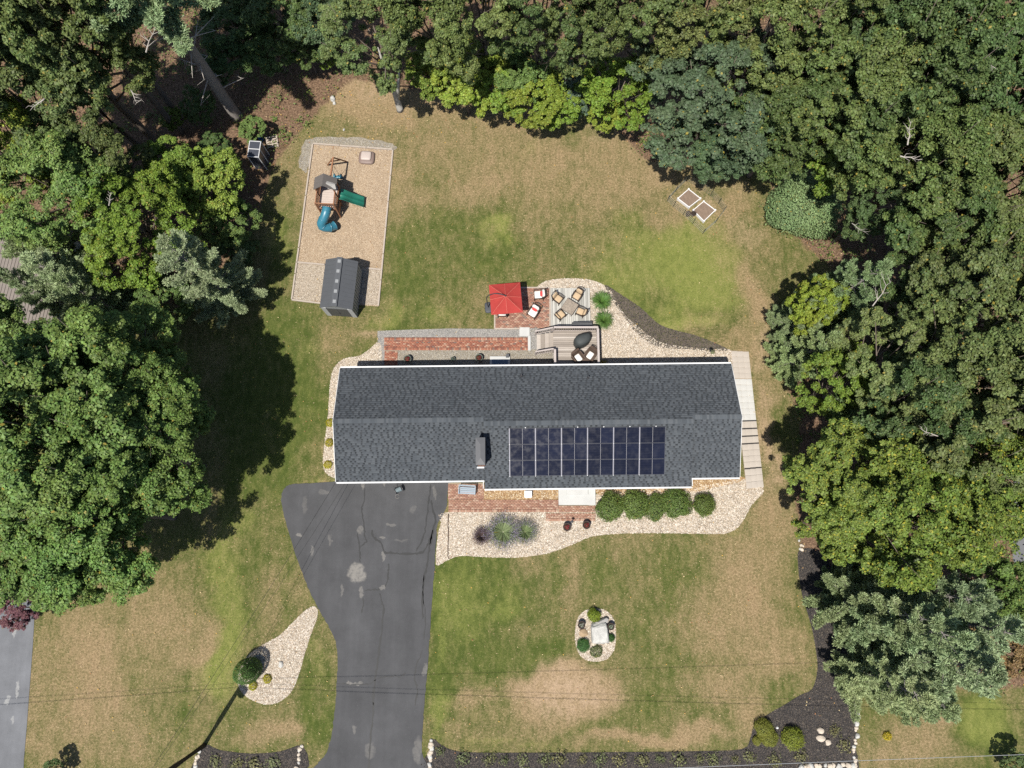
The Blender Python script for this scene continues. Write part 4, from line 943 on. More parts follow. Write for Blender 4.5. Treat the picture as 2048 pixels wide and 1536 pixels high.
def stone_top():
    t = NT('slate_tile_top'); p = t.pos(); v = t.n('ShaderNodeTexVoronoi'); t.l(p, v.inputs['Vector']); v.inputs['Scale'].default_value = 9
    c = t.val((0.22, 0.185, 0.15), t.noise(p, 9, 4), 0.3); c = t.val(c, v.outputs['Distance'], 0.3); t.bsdf(c, 0.5, 0.3); return t.m
MB().box((0, 0, 0.55), (0.92, 0.92, 0.05)).build('tabletop', stone_top(), tb_); MB().box((0, 0, 0.52), (0.96, 0.96, 0.05)).build('apron', m_iron, tb_)
for sx in (-1, 1):
    for sy in (-1, 1): MB().box((sx * .4, sy * .4, 0.25), (0.06, 0.06, 0.5)).build('leg', m_iron, tb_)
for (u, v, lab) in ((1116, 598, 'upper chair beside the brick patio'), (1154, 592, 'upper chair towards the grass clumps'), (1161, 624, 'lower chair beside the black storage bench'), (1121, 630, 'lower chair beside the brick patio')):
    q = P(u, v, 0.5); dxy = tpos - q; rz = math.atan2(dxy.y, dxy.x) + math.pi / 2
    armchair('dining_chair', (q.x, q.y, 0.16), rz, f'tan cushioned dining armchair at the stone table, {lab}', 'chair', 'tan dining chairs round the stone table', m_iron, m_tan, 0.62, 0.62, 0.42)
wc1, wc2 = P(1156.4, 715, DZ + .4), P(1180.6, 710, DZ + .4)
for q, rz, lab in ((wc1, R_(-145) , 'wicker armchair with white cushion on deck, nearer the stairs'), (wc2, R_(-215) + math.pi * 0.0, 'wicker armchair with white cushion in the deck corner')):
    armchair('wicker_chair', (q.x, q.y, DZ), rz + math.pi, lab, 'armchair', 'wicker armchairs on the deck', m_wick, m_cream, 0.68, 0.68, 0.34, solid=True)
q = P(1172, 724, DZ + .4); stb = thing('side_table', (q.x, q.y, DZ), 'small dark table between the wicker chairs', 'table', None, 0.7)
MB().box((0, 0, 0.44), (0.5, 0.5, 0.04)).build('tabletop', m_wick, stb)
for sx in (-1, 1):
    for sy in (-1, 1): MB().box((sx * .2, sy * .2, 0.21), (0.04, 0.04, 0.42)).build('leg', m_wick, stb)
# grill under a cover
q = P(1166, 679, DZ + 0.9); gr = thing('covered_grill', (q.x, q.y, DZ), 'barbecue grill under a dark fitted cover on the deck', 'grill', None, R_(10))
m_cover = M('dark_grill_cover', (0.040, 0.046, 0.047), 0.65, 0.15, 3, 0.1, 30)
outline = [(-0.60, 0.10), (-0.42, 0.33), (-0.1, 0.42), (0.3, 0.44), (0.56, 0.40), (0.62, 0.14), (0.50, -0.14), (0.2, -0.34), (-0.2, -0.44), (-0.5, -0.34), (-0.60, -0.12)]
ou = smooth_poly(outline, 3); V = []; F = []; nn = len(ou); rings = [(1.0, 0.02), (1.0, 0.6), (0.99, 0.85), (0.9, 0.98), (0.72, 1.08), (0.4, 1.13), (0.05, 1.14)]
for k, (s, z) in enumerate(rings):
    for i, p in enumerate(ou): fold = 1 + (0.03 * math.sin(i * 2.1) if k < 3 else 0); V.append((p[0] * s * fold, p[1] * s * fold, z))
for k in range(len(rings) - 1):
    for i in range(nn): F.append([k * nn + i, k * nn + (i + 1) % nn, (k + 1) * nn + (i + 1) % nn, (k + 1) * nn + i])
F.append([(len(rings) - 1) * nn + i for i in range(nn)])
MB().add(V, F).build('cover', m_cover, gr, True)
MB().box((-0.03, -0.12, 1.125), (0.16, 0.06, 0.012), rx=0.1).build('label_patch', m_white, gr)
# storage bench on the platform against the deck
q = P(1164, 651, 0.6); sbch = thing('storage_bench', (q.x, q.y, 0.16), 'black resin storage bench against the deck railing', 'bench', None, R_(2))
MB().box((0, 0, 0.24), (1.40, 0.34, 0.46)).build('body', m_cap, sbch); MB().box((0, 0, 0.49), (1.46, 0.38, 0.05)).build('lid', m_cap, sbch); MB().box((0, .17, 0.62), (1.44, 0.05, 0.24)).build('backrest', m_cap, sbch)
# parasol ------------------------------------------------------------------
def fabric_red():
    t = NT('red_parasol_fabric'); p = t.pos(); c = t.val((0.34, 0.045, 0.040), t.noise(p, 1.6, 5, 0.7), 0.22); c = t.val(c, t.noise(p, 50, 2), 0.06)
    b = t.bsdf(c, 0.85, 0.15); tr = t.n('ShaderNodeBsdfTranslucent'); t.l(c, tr.inputs[0]); mx = t.n('ShaderNodeMixShader'); mx.inputs[0].default_value = 0.15
    t.l(b.outputs[0], mx.inputs[1]); t.l(tr.outputs[0], mx.inputs[2]); t.l(mx.outputs[0], t.out.inputs[0]); return t.m
UZ = 2.35
uc = P(1011.5, 597, UZ); par = thing('parasol', (uc.x, uc.y, 0), 'square red cantilever parasol over the brick patio', 'parasol', None, R_(5.0))
hs = P(1043, 597, UZ).x - uc.x; V = []; F = []
n_r = 8; rg = 32
V.append((0, 0, UZ + 0.55))
def sq(a, r): c, s = math.cos(a), math.sin(a); k = r / max(abs(c), abs(s)); return c * k, s * k
ring_n = 6
for j in range(1, ring_n + 1):
    f = j / ring_n
    for i in range(rg):
        a_ = 2 * math.pi * i / rg; x, y = sq(a_, hs * f); sag = 0.035 * math.sin(f * math.pi) * abs(math.sin(a_ * 8 / 2)); edge = (0.06 * abs(math.sin(a_ * 4)) if j == ring_n else 0)
        V.append((x, y, UZ + 0.55 * (1 - f) ** 1.05 - sag + 0.01 * edge))
for i in range(rg): F.append([0, 1 + i, 1 + (i + 1) % rg])
for j in range(ring_n - 1):
    for i in range(rg): a0 = 1 + j * rg; F.append([a0 + i, a0 + rg + i, a0 + rg + (i + 1) % rg, a0 + (i + 1) % rg])
MB().add(V, F).build('canopy', fabric_red(), par)
m_seamr = M('parasol_seam', (0.62, 0.22, 0.17), 0.85)
sm_ = MB()
for i in range(8):
    a_ = math.pi / 8 * 2 * i; x, y = sq(a_, hs * 0.99); 
    sm_.tube([(x * f, y * f, UZ + 0.55 * (1 - f) ** 1.05 + 0.008) for f in np.linspace(0.02, 1, 8)], 0.007, 4)
sm_.build('seam', m_seamr, par)
rb_ = MB()
for i in range(8):
    a_ = math.pi / 4 * i; x, y = sq(a_, hs * 0.98); rb_.tube([(0, 0, UZ + 0.48), (x, y, UZ - 0.05)], 0.012, 5)
rb_.build('ribs', m_iron, par)
u_inv = (Matrix.Translation(par.location) @ Matrix.Rotation(R_(5), 4, 'Z')).inverted()
base = u_inv @ P(977, 616, 0)
arm = [base + Vector((0, 0, 0.1)), base + Vector((-0.05, .02, 1.2)), base + Vector((-0.02, .1, 2.3)), base.lerp(Vector((0, 0, 0)), 0.35) + Vector((0, .12, 2.95)), base.lerp(Vector((0, 0, 0)), 0.75) + Vector((0, 0.04, 3.12)), Vector((0, 0, 2.98))]
arm = [Vector(p) for p in smooth_open([tuple(p) for p in arm], 4)]
MB().tube(arm, 0.035, 8).build('mast', m_pvc, par, True)
bs_ = MB(); bs_.pillow((base.x, base.y, 0.10), (0.55, 0.85, 0.18), e=0.5); bs_.build('base', M('base_charcoal', (0.05, 0.055, 0.065), 0.6), par, True)
MB().lathe([(0.05, 2.88), (0.05, 3.0), (0.02, 3.03)], 8).build('finial', m_pvc, par)
# bench by the drive ---------------------------------------------------------
q = P(935, 982); bn = thing('garden_bench', (q.x, q.y, 0.04), 'blue grey slatted bench on the brick path by the driveway', 'bench', None, R_(-3))
m_bench = M('blue_grey_paint', (0.24, 0.29, 0.34), 0.6, 0.08)
for i in range(4): MB().box((0, -0.18 + i * 0.12, 0.43), (1.12, 0.10, 0.025)).build('seat_slat', m_bench, bn)
for i in range(4): MB().box((0, 0.30 + i * 0.02, 0.52 + i * 0.11), (1.12, 0.02, 0.09)).build('back_slat', m_bench, bn)
for s in (-1, 1):
    for y in (-0.2, 0.28): MB().box((s * 0.54, y, 0.21), (0.06, 0.06, 0.42)).build('leg', m_bench, bn)
    MB().box((s * 0.56, 0.03, 0.62), (0.06, 0.56, 0.035)).build('armrest', m_bench, bn); MB().box((s * 0.56, -0.21, 0.52), (0.05, 0.05, 0.18)).build('arm_post', m_bench, bn)
q = P(1056, 989); vb = thing('vent_box', (q.x, q.y, 0.02), 'white louvred box on the golden gravel by the front wall', 'vent')
MB().box((0, 0, 0.2), (0.48, 0.42, 0.4)).build('body', m_white, vb); MB().box((0, 0, 0.415), (0.52, 0.46, 0.03)).build('lid', m_white, vb)
for i in range(4): MB().box((0, -0.215, 0.08 + i * 0.08), (0.4, 0.02, 0.02), rx=0.5).build('louvre', m_white, vb)
# hose reel cart on the drive
q = P(799, 980); hr = thing('hose_cart', (q.x, q.y, 0.03), 'small dark hose reel cart on the driveway at the garage', 'hose reel', None, R_(25))
b = MB(); b.tube([(-0.22, 0, 0.3), (0.22, 0, 0.3)], 0.09, 10); 
hub = b.build('drum', m_cap, hr, True)
hz = MB(); hz.tube([(-0.18 + 0.36 * (i / 60), 0.15 * math.cos(i * 0.8), 0.3 + 0.15 * math.sin(i * 0.8)) for i in range(60)], 0.022, 5); hz.build('hose', M('grey_hose', (0.20, 0.25, 0.27), 0.5), hr, True)
for s in (-1, 1):
    MB().lathe([(0.02, -0.02), (0.22, -0.02), (0.22, 0.02), (0.02, 0.02)], 16).build('wheel', m_pvc, hr).matrix_local = Matrix.Translation((s * 0.26, 0, 0.22)) @ Matrix.Rotation(math.pi / 2, 4, 'Y')
hb = MB(); hb.tube([(-.2, 0, .3), (-.2, .45, .75), (.2, .45, .75), (.2, 0, .3)], 0.018, 6); hb.build('handle', m_cap, hr)
lo = MB(); lo.tube([(-.3 + .14 * math.cos(t), -.35 + .14 * math.sin(t), 0.02) for t in np.linspace(0, 5.5, 16)], 0.018, 5); lo.build('hose_end', m_grey_st, hr)
# ------------------------------------------------------------------ raised beds and little fence
m_soil = M('garden_soil', (0.17, 0.125, 0.095), 0.95, 0.3, 8, 0.4, 40, bump=0.6); m_vinyl = M('white_vinyl', (0.64, 0.64, 0.65), 0.5, 0.04)
def raised_bed(c4, label):
    ws = [P(u, v, 0.28) for u, v in c4]; c = sum(ws, Vector()) / 4; c.z = 0
    t = thing('raised_bed', c, label, 'raised bed', 'white raised garden beds')
    l = [w_ - c for w_ in ws]
    for i in range(4):
        a_, b_ = l[i].copy(), l[(i + 1) % 4].copy(); a_.z = b_.z = 0.14; MB().bar(a_, b_, 0.05, 0.28).build('board', m_vinyl, t)
    for p_ in l: MB().box((p_.x, p_.y, 0.16), (0.10, 0.10, 0.33)).build('corner_post', m_vinyl, t)
    inner = [p_ * 0.96 for p_ in l]; g = 7; V = []; F = []
    for i in range(g):
        for j in range(g):
            a_ = inner[0].lerp(inner[1], i / (g - 1)); b_ = inner[3].lerp(inner[2], i / (g - 1)); q_ = a_.lerp(b_, j / (g - 1)); V.append((q_.x, q_.y, 0.21 + random.random() * 0.04))
    for i in range(g - 1):
        for j in range(g - 1): F.append([i * g + j, (i + 1) * g + j, (i + 1) * g + j + 1, i * g + j + 1])
    MB().add(V, F).build('soil', m_soil, t)
raised_bed([(1377.4, 378), (1401, 396.6), (1378.4, 414), (1356, 396.6)], 'white framed raised bed of bare soil nearer the dark maple')
raised_bed([(1407.6, 402.5), (1430.7, 420), (1408, 442), (1386.6, 420)], 'white framed raised bed of bare soil nearer the round shrub')
m_fpost = M('green_fence_post', (0.05, 0.06, 0.045), 0.6); m_wire = M('fence_wire', (0.22, 0.23, 0.20), 0.5)
FP = [(1372, 362), (1395, 374), (1420, 392), (1436, 408), (1446, 424), (1430, 446), (1405, 468), (1385, 448), (1366, 430), (1346, 414), (1334, 402), (1350, 384)]
fq = P(1392, 412); fence = thing('garden_fence', fq, 'thin wire fence on slim posts around the raised beds', 'fence')
fpts = [P(u, v) - fq for u, v in FP]
fpm = MB().box((0, 0, 0.5), (0.035, 0.035, 1.0)).mesh('post')
for p_ in fpts: o = obj('post', fpm, m_fpost, fence); o.location = p_
wr_ = MB()
for i in range(len(fpts)):
    a_, b_ = fpts[i], fpts[(i + 1) % len(fpts)]
    for z in (0.15, 0.4, 0.65, 0.9): wr_.tube([(a_.x, a_.y, z), (b_.x, b_.y, z)], 0.007, 3, cap=False)
    for k in range(6): q_ = a_.lerp(b_, k / 6); wr_.tube([(q_.x, q_.y, 0.05), (q_.x, q_.y, 0.92)], 0.005, 3, cap=False)
wr_.build('wire_mesh', m_wire, fence)
# ------------------------------------------------------------------ utility pole and wires
m_polew = M('creosoted_pole', (0.055, 0.042, 0.034), 0.85, 0.2, 3, 0.2, 40)
pb_ = P(408, 1491); pole = thing('utility_pole', pb_, 'tall dark wooden utility pole at the roadside mulch bed', 'utility pole')
MB().tube([(0, 0, -0.2), (0, 0, 4), (0.02, 0, 9.9)], [0.17, 0.15, 0.12], 12).build('pole', m_polew, pole, True)
MB().lathe([(0.05, 8.0), (0.26, 8.02), (0.27, 8.8), (0.2, 8.9), (0.05, 8.92)], 14, (0.40, 0.05, 0)).build('transformer', M('grey_transformer', (0.25, 0.26, 0.27), 0.5), pole, True)
MB().box((0.02, 0.0, 9.5), (0.10, 0.9, 0.10), rz=0.0).build('crossarm', m_polew, pole)
m_cable = M('black_cable', (0.02, 0.02, 0.02), 0.6); m_cable_l = M('bare_aluminium_wire', (0.30, 0.31, 0.32), 0.4)
def wire(name, a, b, sag, r, label, mat=m_cable, cat='cable'):
    a, b = Vector(a), Vector(b); c = (a + b) / 2; c.z = 0
    t = MB(); t.tube([a.lerp(b, f) - Vector((0, 0, sag * 4 * f * (1 - f))) for f in np.linspace(0, 1, 24)], r, 5)
    return tag(t.build(name, mat), label, cat, 'overhead cables')
px_, py_ = pb_.x, pb_.y
wire('power_line', (px_, py_, 9.3), (62, py_ - 1.6, 9.0), 0.9, 0.014, 'overhead cable casting the darkest line across the front lawn')
wire('power_line', (px_, py_ + 0.25, 9.3), (62, py_ - 1.3, 9.3), 0.8, 0.009, 'thinner overhead cable just above the darkest roadside cable')
wire('power_line', (px_, py_ + 0.4, 9.6), (62, py_ + 3.2, 9.4), 0.7, 0.012, 'bare pale roadside wire crossing the bottom corner', m_cable_l)
wire('power_line', (px_, py_, 9.3), (-70, py_ - 2.4, 9.0), 0.9, 0.014, 'overhead cable running from the pole over the tan side lawn')
wire('power_line', (px_, py_ + 0.25, 9.3), (-70, py_ - 2.0, 9.2), 0.8, 0.009, 'thinner overhead cable running from the pole over the side lawn')
hq = house_m @ Vector((0.15, 0.1, 3.0))
wire('service_drop', (px_, py_, 8.7), (hq.x, hq.y, hq.z), 0.5, 0.011, 'service cable from the pole to the garage corner of the house')
wire('service_drop', (px_ + .1, py_ + .1, 8.3), (hq.x + .5, hq.y - .12, hq.z - .3), 0.6, 0.008, 'thinner service cable from the pole to the garage front')
# ------------------------------------------------------------------ rocks
def rock_mesh(name, sx, sy, sz, seed, rough=0.22, sub=2, block=0.0):
    bm = bmesh.new(); bmesh.ops.create_icosphere(bm, subdivisions=sub, radius=1.0); r = random.Random(seed)
    pl_ = [(Vector((r.gauss(0, 1), r.gauss(0, 1), r.gauss(0, 1))).normalized(), 0.6 + 0.3 * r.random()) for _ in range(9)]
    for v in bm.verts:
        p = v.co.copy()
        if block: p = Vector([math.copysign(abs(c_) ** (1 - block), c_) for c_ in p])
        for n_, d_ in pl_:
            k = p.dot(n_) - d_
            if k > 0: p -= n_ * k * 0.85
        v.co = Vector((p.x * sx, p.y * sy, max(p.z * sz, -0.35 * sz))) * (1 + r.gauss(0, rough * 0.12))
    me = bpy.data.meshes.new(name); bm.to_mesh(me); bm.free(); return me
m_granite = M('pale_granite', (0.40, 0.395, 0.375), 0.85, 0.38, 2.2, 0.35, 14, bump=0.9); m_fieldst = M('cream_field_stone', (0.46, 0.40, 0.33), 0.85, 0.2, 4, 0.2, 30, bump=0.4)
m_brownst = M('brown_boulder', (0.30, 0.22, 0.14), 0.9, 0.25, 4, 0.25, 30, bump=0.5)
def rock(u, v, sx, sy, sz, label, mat=m_fieldst, seed=None, rz=0, block=0, group=None):
    me = rock_mesh('rock', sx, sy, sz, seed or int(u * 7 + v), 0.3 if not block else 0.22, 3 if block else 2, block)
    o = obj('rock', me, mat); p = P(u, v); o.location = (p.x, p.y, sz * 0.3); o.rotation_euler.z = rz
    return tag(o, label, 'rock', group)
rock(1199, 1266, 0.62, 0.92, 0.62, 'large white granite boulder in the oval pebble island', m_granite, 3, 0.05, 0.32)
rock(1203, 1243, 0.55, 0.30, 0.40, 'grey banded stone behind the white boulder', M('grey_banded_stone', (0.30, 0.29, 0.28), 0.85, 0.35, 6, 0.3, 25), 8, 0.4)
rock(1166, 1266, 0.36, 0.30, 0.18, 'low brown stone beside the white boulder', m_brownst, 12)
rock(1188, 1288, 0.24, 0.16, 0.15, 'small pinkish stone below the white boulder', m_fieldst, 15)
rock(562, 1328, 0.17, 0.25, 0.14, 'small white stone in the teardrop pebble island', m_granite, 21)
rock(666, 199, 0.20, 0.26, 0.24, 'larger of the paired white rocks on the brown lawn by the woods', m_granite, 31); rock(669, 207, 0.17, 0.15, 0.15, 'smaller of the paired white rocks on the brown lawn by the woods', m_granite, 32)
rock(688, 260, 0.10, 0.12, 0.08, 'tiny white stone above the playground gravel', m_granite, 33)
rock(1640, 1461, 0.26, 0.22, 0.2, 'upper cream stone of three in the corner mulch', m_fieldst, 41); rock(1641, 1476, 0.34, 0.22, 0.2, 'middle cream stone of three in the corner mulch', m_fieldst, 42); rock(1655, 1484, 0.24, 0.22, 0.2, 'lower cream stone of three in the corner mulch', m_fieldst, 43)
rock(1554, 1455, 0.1, 0.1, 0.09, 'small white ball stone between the golden bushes', m_white, 44)
def stone_row(name, pts, label, n, s=0.16):
    q = P(*pts[0]); t = thing(name, q, label, 'stone edging'); ws = smooth_open([tuple(P(u, v)) for u, v in pts], 6); mes = [rock_mesh('stone', 1, 0.8, 0.7, 100 + k) for k in range(5)]
    for i in range(n):
        f = (i + 0.5) / n * (len(ws) - 1); k = int(f); p = Vector(ws[k]).lerp(Vector(ws[min(k + 1, len(ws) - 1)]), f - k) - q
        o = obj('stone', mes[i % 5], m_fieldst if i % 3 else m_granite, t); sc_ = s * (0.7 + 0.7 * random.random()); o.scale = (sc_, sc_, sc_)
        o.location = (p.x + random.gauss(0, 0.05), p.y + random.gauss(0, 0.05), sc_ * 0.25); o.rotation_euler.z = random.random() * 6
stone_row('stone_edging', [(1716, 1425), (1713, 1450), (1711, 1480), (1708, 1505), (1707, 1530), (1706, 1550)], 'row of cream stones down the edge of the corner mulch bed', 19)
stone_row('stone_edging', [(1710, 1530), (1670, 1531), (1630, 1532), (1600, 1536)], 'row of cream stones along the bottom of the corner mulch', 13, 0.2)
stone_row('stone_edging', [(406, 1490), (398, 1505), (394, 1520), (390, 1545)], 'short row of white stones beside the utility pole', 11, 0.13)
stone_row('stone_edging', [(605, 1493), (600, 1498), (598, 1515), (595, 1540)], 'short row of stones at the driveway end of small mulch bed', 8, 0.14)
stone_row('stone_edging', [(862, 1480), (862, 1500), (860, 1520), (856, 1545)], 'short row of cream stones beside the driveway mouth', 12, 0.17)
stone_row('stone_edging', [(1598, 1078), (1602, 1092), (1600, 1102)], 'few stones at the top of the side mulch bed', 5, 0.13)
# ------------------------------------------------------------------ neighbours
nroof = M('brown_grey_shingles', (0.20, 0.175, 0.16), 0.9, 0.15, 3, 0.25, 20)
nc = P(106, 636, 3.0)
nh = thing('neighbour_house', (nc.x - 5.0, nc.y + 3.0, 0), 'brown grey roofed house mostly hidden by trees at the picture edge', 'house', None, R_(-6))
MB().box((0, 0, 1.4), (9.4, 7.4, 2.8)).build('wall', m_siding, nh)
nr_ = MB()
for s in (-1, 1): nr_.box((s * 2.5, 0, 3.5), (5.35, 8.0, 0.12), ry=s * 0.3)
nrf = nr_.build('roof', nroof, nh)
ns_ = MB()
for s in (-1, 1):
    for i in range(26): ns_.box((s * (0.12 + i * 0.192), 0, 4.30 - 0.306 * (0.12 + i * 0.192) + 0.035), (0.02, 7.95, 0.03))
ns_.build('course_shadow_lines', M('shingle_shadow_line', (0.13, 0.115, 0.105), 0.9), nrf, kind='stuff')  # dark strips put in as the shadow line below each shingle course
sheet('patio', pp([(-60, 500), (55, 520), (45, 600), (-60, 610)]), 0.03, M('sandy_paving', (0.45, 0.38, 0.31), 0.9, 0.1), 0.03, 'sandy paving glimpsed beside the hidden house')
# parked car at the right edge
q = P(2072, 1062); car = thing('parked_car', (q.x, q.y, 0.02), 'white parked car just entering at the picture edge', 'car', None, R_(3))
m_carw = M('white_car_paint', (0.75, 0.76, 0.78), 0.25, 0.02, 2, 0, spec=0.5)
b = MB(); prof = [(-2.2, 0.35), (-2.25, 0.75), (-2.0, 0.95), (-1.2, 1.0), (-0.6, 1.48), (1.2, 1.5), (1.9, 1.05), (2.2, 0.95), (2.25, 0.4)]
V = [(sx * (0.88 if z < 1.1 else 0.68), y, z) for sx in (-1, 1) for y, z in prof]; n_ = len(prof)
b.add(V, [list(range(n_)), list(range(n_, 2 * n_))[::-1]] + [[i, n_ + i, n_ + (i + 1) % n_, (i + 1) % n_] for i in range(n_)]); b.build('body', m_carw, car)
for sx in (-1, 1):
    for y in (-1.35, 1.35):
        wh = MB().lathe([(0.1, -0.1), (0.31, -0.1), (0.33, 0), (0.31, 0.1), (0.1, 0.1)], 18).build('wheel', m_pvc, car, True); wh.matrix_local = Matrix.Translation((sx * 0.82, y, 0.33)) @ Matrix.Rotation(math.pi / 2, 4, 'Y')
    MB().box((sx * 0.80, 0.2, 1.25), (0.02, 1.9, 0.3), ry=-sx * .4).build('side_window', m_glass, car); MB().box((sx * 0.97, -0.75, 1.05), (0.16, 0.1, 0.12)).build('mirror', m_carw, car)
    MB().box((sx * 0.66, -2.2, 0.75), (0.3, 0.08, 0.14)).build('headlight', m_glass, car); MB().box((sx * 0.7, 2.22, 0.8), (0.25, 0.06, 0.16)).build('tail_light', m_redp, car)
MB().box((0, -0.90, 1.26), (1.3, 0.75, 0.02), rx=0.66).build('windscreen', m_glass, car)
# little items at the wall and beds
q = P(1407, 714); lan = thing('bird_feeder', (q.x, q.y, 0), 'lantern shaped bird feeder on a thin hook by the back pebble bed', 'bird feeder')
MB().tube([(0, 0, 0), (0, 0, 1.6), (0.1, 0, 1.75), (0.25, 0, 1.7)], 0.014, 6).build('hook', m_pvc, lan)
MB().lathe([(0.10, 1.25), (0.10, 1.5), (0.17, 1.52), (0.02, 1.66)], 6, (0.25, 0, 0)).build('lantern', M('brown_green_metal', (0.12, 0.13, 0.07), 0.5), lan)
q = P(896, 1028); ed = thing('soaker_hose', q, 'thin dark brown hose lying across the pebble bed by the driveway', 'hose')
ln_ = [P(u, v) - q + Vector((0, 0, 0.05)) for u, v in ((897, 1028), (896, 1045), (897, 1070), (896, 1095), (896, 1112), (898, 1118))]
MB().tube(ln_, 0.03, 6).build('hose', M('brown_hose', (0.06, 0.035, 0.025), 0.6), ed, True)
q = P(1015, 714); mb_ = thing('junction_box', (q.x, q.y, 0), 'small grey box standing by the back step', 'box'); MB().box((0, 0, 0.2), (0.2, 0.2, 0.4)).build('body', m_cap, mb_); MB().box((0, 0, 0.41), (0.23, 0.23, 0.02)).build('lid', m_cap, mb_)

# ------------------------------------------------------------------ vegetation
def leaf_mat(name, trans=0.17, rough=0.55, spec=0.25, yellow=0.012, ycol=(0.24, 0.20, 0.04)):
    t = NT(name); g = t.n('ShaderNodeNewGeometry'); oi = t.n('ShaderNodeObjectInfo'); r = g.outputs['Random Per Island']
    c = t.val(oi.outputs['Color'], r, 0.42)
    big = t.noise(g.outputs['Position'], 0.42, 4, 0.65); c = t.val(c, big, 0.42); hn = t.noise(g.outputs['Position'], 0.3, 3)
    hs = t.n('ShaderNodeHueSaturation'); t.l(c, hs.inputs['Color'])
    hv = t.math('ADD', t.math('MULTIPLY', t.math('FRACT', t.math('MULTIPLY', r, 17.3)), 0.03), 0.457); hv = t.math('ADD', hv, t.math('MULTIPLY', hn, 0.06)); t.l(hv, hs.inputs['Hue']); c = hs.outputs[0]
    if yellow: c = t.mix(t.math('GREATER_THAN', t.math('FRACT', t.math('MULTIPLY', r, 91.7)), 1 - yellow), c, ycol)
    b = t.bsdf(c, rough, spec)
    tr = t.n('ShaderNodeBsdfTranslucent'); br = t.n('ShaderNodeVectorMath', operation='MULTIPLY'); t.l(c, br.inputs[0]); br.inputs[1].default_value = (1.25, 1.35, 0.7); t.l(br.outputs[0], tr.inputs[0])
    mx = t.n('ShaderNodeMixShader'); mx.inputs[0].default_value = trans
    t.l(b.outputs[0], mx.inputs[1]); t.l(tr.outputs[0], mx.inputs[2]); t.l(mx.outputs[0], t.out.inputs[0]); return t.m
m_leaf = leaf_mat('broad_leaves'); m_leaf_y = leaf_mat('yellowing_leaves', yellow=0.06, ycol=(0.28, 0.27, 0.035)); m_needle = leaf_mat('pine_needles', 0.12, 0.5, 0.3, 0.0); m_flower = leaf_mat('petals', 0.3, 0.6, 0.2, 0.0)
m_barkt = M('tree_bark', (0.14, 0.115, 0.095), 0.95, 0.25, 2, 0.35, 14, bump=0.6); m_barkg = M('grey_pine_bark', (0.20, 0.185, 0.175), 0.95, 0.25, 2, 0.4, 12, bump=0.6); m_barkw = M('bleached_dead_wood', (0.36, 0.33, 0.30), 0.9, 0.15, 4)

def nrm(a): return a / (np.linalg.norm(a, axis=-1, keepdims=True) + 1e-9)
def leaves(C, N, L, W, rg, fold=0.18):
    n = len(C); T = nrm(np.cross(N, rg.normal(0, 1, (n, 3)))); B = np.cross(N, T)
    L = np.broadcast_to(L, n)[:, None]; W = np.broadcast_to(W, n)[:, None]; h = N * (W * fold)
    V = np.stack([C - T * L * 0.5, C + B * W * 0.5 + h, C + T * L * 0.5, C - B * W * 0.5 + h], 1)
    return V.reshape(-1, 3)
def quads(n): return np.arange(n * 4).reshape(n, 4)
UP = np.array([0, 0, 1.0])
def crown_mesh(name, seed, R, Rz, zc, nl, ns, nlf, leaf, lobe=0.40, sub=0.36, low=-0.45, flat=0.62, spread=0.66):
    rg = np.random.default_rng(seed); k = np.arange(nl)
    z = 1 - (1 - low) * (k + 0.5) / nl; a = k * 2.39996 + rg.normal(0, 0.35, nl); rr = np.sqrt(np.maximum(0, 1 - z * z))
    d = nrm(np.stack([rr * np.cos(a), rr * np.sin(a), z], -1) + rg.normal(0, 0.12, (nl, 3)))
    lc = d * np.array([R, R, Rz]) * (spread * (0.75 + 0.5 * rg.random((nl, 1)))); lr = R * lobe * (0.7 + 0.55 * rg.random(nl))
    sd = nrm(rg.normal(0, 1, (nl, ns, 3)) + 0.8 * d[:, None] + 0.3 * UP)
    sc = lc[:, None] + sd * (lr[:, None, None] * (0.65 + 0.45 * rg.random((nl, ns, 1)))) * np.array([1, 1, 0.8]); sr = lr[:, None] * sub * (0.65 + 0.7 * rg.random((nl, ns)))
    sc = sc.reshape(-1, 3); sr = sr.reshape(-1); out = nrm(sd).reshape(-1, 3); m = len(sc)
    cnt = np.maximum(8, (nlf * (sr / sr.mean()) ** 1.7).astype(int)); ii = np.repeat(np.arange(m), cnt); n = len(ii)
    ld = nrm(rg.normal(0, 1, (n, 3)) + 0.35 * UP + 0.25 * out[ii])
    lpos = sc[ii] + ld * (sr[ii, None] * (0.15 + 0.9 * rg.random((n, 1)) ** 0.6)) * np.array([1, 1, flat])
    N = nrm(0.5 * ld + 0.7 * UP - 0.25 * np.array([0.25, 0.43, 0]) + rg.normal(0, 0.33, (n, 3)))
    s = leaf * (0.5 + 1.05 * rg.random(n) ** 1.4)
    V = leaves(lpos + np.array([0, 0, zc]), N, s, s * 0.72, rg)
    me = npmesh(name, V, quads(n)); me.materials.append(m_leaf); return me, lc + np.array([0, 0, zc])
